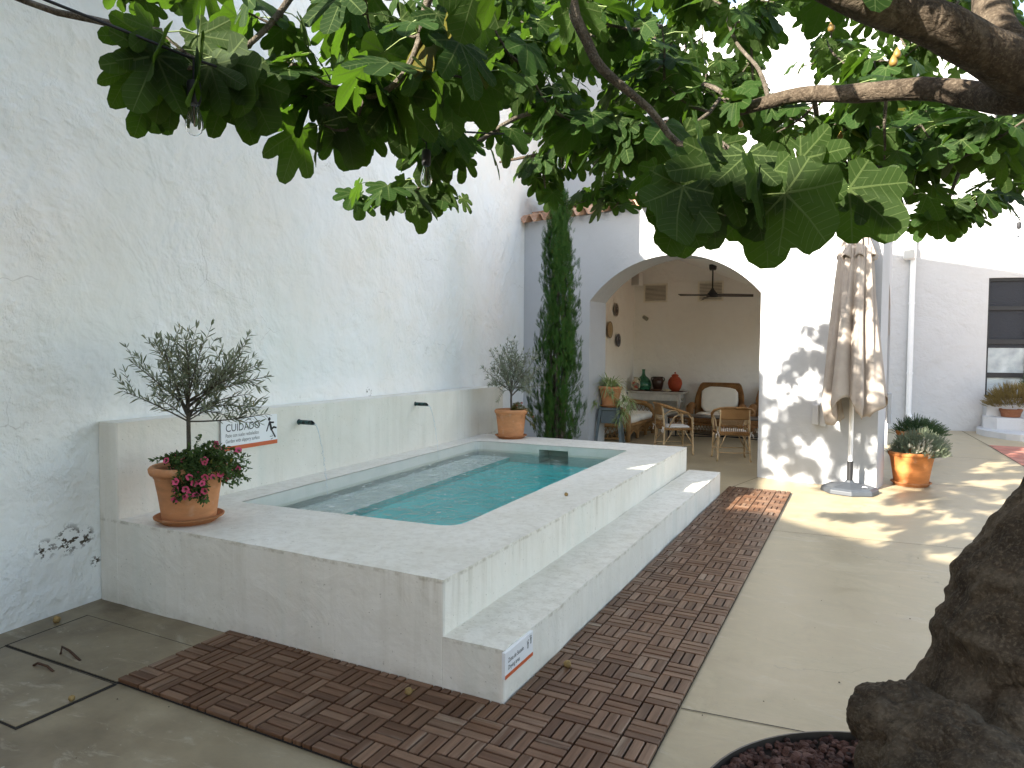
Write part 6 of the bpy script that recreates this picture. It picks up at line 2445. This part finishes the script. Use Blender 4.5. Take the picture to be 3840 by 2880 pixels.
# drying area sign on the step
s0, s1 = .028, .402
def stepz(u, v):
    return onplane(u, v, (.004, 0), (.004, 1))
c1, c2 = stepz((1850 + 205 * .18083) / KX, (2300 + 1370 * .18083) / KX), stepz((1850 + 785 * .18083) / KX, (2300 + 870 * .18083) / KX)
zt_ = stepz((1850 + 770 * .18083) / KX, (2300 + 365 * .18083) / KX)[2]
zb2 = (c1[2] + c2[2]) / 2
w2, h2 = c2[1] - c1[1], zt_ - zb2
sg2 = thing('drying_sign', 'small white drying area sign with footprints on the corner of the pool step', 'sign', (.008, c1[1], zb2), R_(90))
MB().bbox(0, w2, -.005, .012, 0, h2, .001).build('panel', M_SIGN, sg2)
def flat_shift(o, dy):
    for v in o.data.vertices:
        v.co.y += dy
poly_part('stripe', [[(0, 0), (w2, 0), (w2, h2 * .15), (0, h2 * .15)]], sg2, M_ORG, -.0055)
a_ = text_part('lettering', 'Zona de Secado', sg2, h2 * .25, w2 * .10, h2 * .56, w2 * .60 / (h2 * .25 * 7.2)); flat_shift(a_, .0068)
a_ = text_part('lettering', 'Drying area', sg2, h2 * .25, w2 * .10, h2 * .29, w2 * .44 / (h2 * .25 * 5.2)); flat_shift(a_, .0068)
S_ = lambda x, z: (w2 * x, h2 * z)
ft = []
for x, z in ((.80, .62), (.91, .72)):
    ft += [capsule(S_(x, z - .13), S_(x + .005, z - .05), h2 * .035, h2 * .03), capsule(S_(x + .003, z - .05), S_(x + .002, z + .06), h2 * .03, h2 * .052)]
    for k in range(5):
        ft.append(disc(S_(x - .032 + .016 * k, z + .165 - .012 * abs(k - (3 if x < .85 else 1))), h2 * (.016 + (.008 if k == (4 if x < .85 else 0) else 0)), 10))
poly_part('footprints', ft, sg2, M_INK, -.0058)

# ---------------------------------------------------------------- string lights
M_CABLE = simple("black_cable", (.012, .012, .014), .6)
M_BULB = Mat("bulb_glass", (.95, .95, .95), .03, .5)
M_BULB.b.inputs['Transmission Weight'].default_value = .97
M_BULB.b.inputs['IOR'].default_value = 1.12
M_FIL = simple("filament", (.45, .25, .08), .4)
def string_light(label, pts, bulbs, r=.004):
    t = thing('string_light', label, 'string light', at(*pts[0]), 0, 'string lights over the yard')
    o = np.array(t.location)
    P = [at(*p) - o for p in pts]
    MB().tube(P, r, 6).build('cable', M_CABLE, t, smooth='all')
    for (u, v, d, drop) in bulbs:
        q = at(u, v, d) - o
        s_ = MB()
        s_.tube([tuple(q), tuple(q - ZUP * drop)], .003, 6)
        s_.lathe([(.006, .012), (.016, .008), (.0185, 0), (.0185, -.045), (.015, -.055)], 14, tuple(q - ZUP * drop))
        so_ = s_.build('socket', M_CABLE, t, smooth=True)
        g_ = MB()
        g_.lathe([(.013, 0), (.0135, -.012), (.020, -.034), (.0235, -.052), (.0235, -.066), (.019, -.080), (.010, -.088), (.001, -.0895)], 18, tuple(q - ZUP * (drop + .052)))
        g_.build('bulb', M_BULB.m, t, smooth='all')
        f_ = MB()
        f_.tube([tuple(q - ZUP * (drop + .06)), tuple(q - ZUP * (drop + .115))], .0022, 5)
        f_.build('filament', M_FIL, t)
    return t
string_light('black cable with clear bulbs strung from the old wall through the fig leaves', [(60, -18, 1.7), (99, 0, 1.75), (259, 63, 1.80), (415, 126, 1.90), (544, 170, 2.05), (646, 204, 2.25), (756, 235, 2.45), (861, 265, 2.65), (930, 281, 2.78), (1076, 289, 3.0), (1212, 287, 3.65), (1500, 262, 4.6), (1800, 200, 6)],
             [(418, 127, 1.90, .07), (921, 280, 2.77, .09), (1213, 287, 3.65, .05)])
string_light('thin black cable with a clear bulb near the far wall at the right', [(1900, 330, 5.8), (2000, 395, 6.2), (2100, 440, 6.5), (2186, 463, 6.8), (2212, 473, 6.9), (2320, 492, 7.2)], [(2202, 469, 6.85, .06)])

# ---------------------------------------------------------------- drain covers, fallen figs, debris
def quad_thing(name, label, uv4, grp):
    P = [ground(u, v) for u, v in uv4]
    c = np.mean(P, 0)
    t = thing(name, label, 'drain cover', c, 0, grp)
    g_ = MB()
    pts = [(p - c)[:2] for p in P]
    big = [tuple(p * 1.0) for p in pts]
    small = [tuple(p * (1 - .020 / np.linalg.norm(p))) for p in pts]
    if (pts[1][0] - pts[0][0]) * (pts[2][1] - pts[0][1]) - (pts[1][1] - pts[0][1]) * (pts[2][0] - pts[0][0]) < 0:
        big, small = big[::-1], small[::-1]
    a = MB()
    a.prism(big, .0005, .003)
    a.build('frame_gap', M_GAP, t)
    b = MB()
    b.prism(small, .003, .006)
    b.build('slab', M_FLOOR, t)
    return t, c
zx = lambda x, y: (x * .3403, 1094.5 + y * .3403)
t, c = quad_thing('drain_cover', 'square concrete drain cover with a bent handle in the corner by the wall', [zx(555, 690), zx(1258, 898), zx(748, 1128), zx(30, 884)], 'drain covers')
hpts = [ground(*zx(x, y)) - c for x, y in ((385, 945), (395, 925), (440, 945), (510, 985))]
M_RUST = simple("rusty_iron", (.07, .035, .02), .85, .3, 60, .4)
for p, z in zip(hpts, (.008, .03, .026, .006)):
    p[2] = z
MB().tube(hpts, .006, 8).build('handle', M_RUST, t, smooth='all')
t, c = quad_thing('drain_cover', 'square concrete drain cover at the left edge, nearer the camera', [zx(30, 888), zx(742, 1132), zx(100, 1418), zx(-560, 1130)], 'drain covers')
hpts = [ground(*zx(x, y)) - c for x, y in ((212, 1018), (240, 1018), (300, 1035), (340, 1055))]
for p, z in zip(hpts, (.008, .02, .018, .006)):
    p[2] = z
MB().tube(hpts, .006, 8).build('handle', M_RUST, t, smooth='all')
M_DRY = simple("dry_fig", (.30, .20, .075), .8, .35, 60, .6, .004)
for x, y, z, s, label in ((*zx(360, 735), 0, .020, 'dry fallen fig by the foot of the old wall'), (*zx(455, 1232), .006, .014, 'pale dry fallen fig on the near drain cover'),
                          ((1200 + 1570 * .5907) / KX, (1900 + 1018 * .5907) / KX, .026, .018, 'round yellow fallen fig on the deck beside the step'),
                          ((1200 + 562 * .5907) / KX, (1900 + 1192 * .5907) / KX, .026, .018, 'fallen fig on the deck in front of the pool'),
                          ((1800 + 745 * .434) / KX, (1600 + 598 * .434) / KX, PZ, .014, 'small brown fallen fig on the pool edge'),
                          (*zx(1345, 943), 0, .011, 'small pale fallen fig beside the corner of the deck')):
    p = ground(x, y, z)
    b = MB()
    P, F = [], []
    for i in range(9):
        ph = -math.pi / 2 + math.pi * i / 8
        for k in range(14):
            th = 2 * math.pi * k / 14
            e = Vector((math.cos(ph) * math.cos(th), math.cos(ph) * math.sin(th), math.sin(ph)))
            d = 1 + .18 * mnoise.noise(e * 2.3 + Vector((x, y, 0))) + .05 * math.cos(7 * th)
            P.append(tuple(e * s * d))
    F = [(i * 14 + k, i * 14 + (k + 1) % 14, (i + 1) * 14 + (k + 1) % 14, (i + 1) * 14 + k) for i in range(8) for k in range(14)]
    b.add(P, F)
    b.tube([(s * .7, 0, s * .4), (s * 1.5, 0, s * .7)], .0025, 5)
    o = b.build('fallen_fig', M_DRY, smooth='all')
    o.location = (p[0], p[1], z + s * .85)
    o.rotation_euler = (x % 3, y % 2, x % 6)
    tag(o, label, 'fig', 'fallen figs')
lf_ = MB()
P = [(-.03, 0, .004), (-.012, .010, .012), (.012, .011, .016), (.034, .002, .02), (.012, -.010, .012), (-.012, -.009, .009)]
lf_.add(P, [(0, 1, 2), (0, 2, 3), (0, 3, 4), (0, 4, 5)])
o = lf_.build('fallen_leaf', simple("dry_leaf", (.12, .09, .05), .8))
o.location = tuple(ground((2540 + 1585 * .5907) / KX, (1900 + 1140 * .5907) / KX, .004))
o.rotation_euler = (.1, .2, 2.0)
tag(o, 'single curled dry leaf on the paving beside the fig trunk', 'leaf')
db = MB()
rd = random.Random(12)
for i in range(90):
    if i < 45:
        x, y = rd.uniform(.75, 2.6), rd.uniform(-.3, 4.2)
    else:
        x, y = rd.uniform(-2.6, -.6), rd.uniform(-1.3, 0.0)
        if x > -1.6 and y > -.66:
            continue
    s = rd.choice([.002, .002, .003, .004, .006])
    P = [(x + s * rd.uniform(.5, 1.2) * math.cos(w), y + s * rd.uniform(.5, 1.2) * math.sin(w), .002) for w in (0, 1.3, 2.5, 3.8, 5)]
    P.append((x, y, .002 + s * .7))
    db.add(P, [(k, (k + 1) % 5, 5) for k in range(5)])
tag(db.build('debris', M_GAP), 'tiny dark specks of leaf litter scattered on the paving', 'litter', kind='stuff')
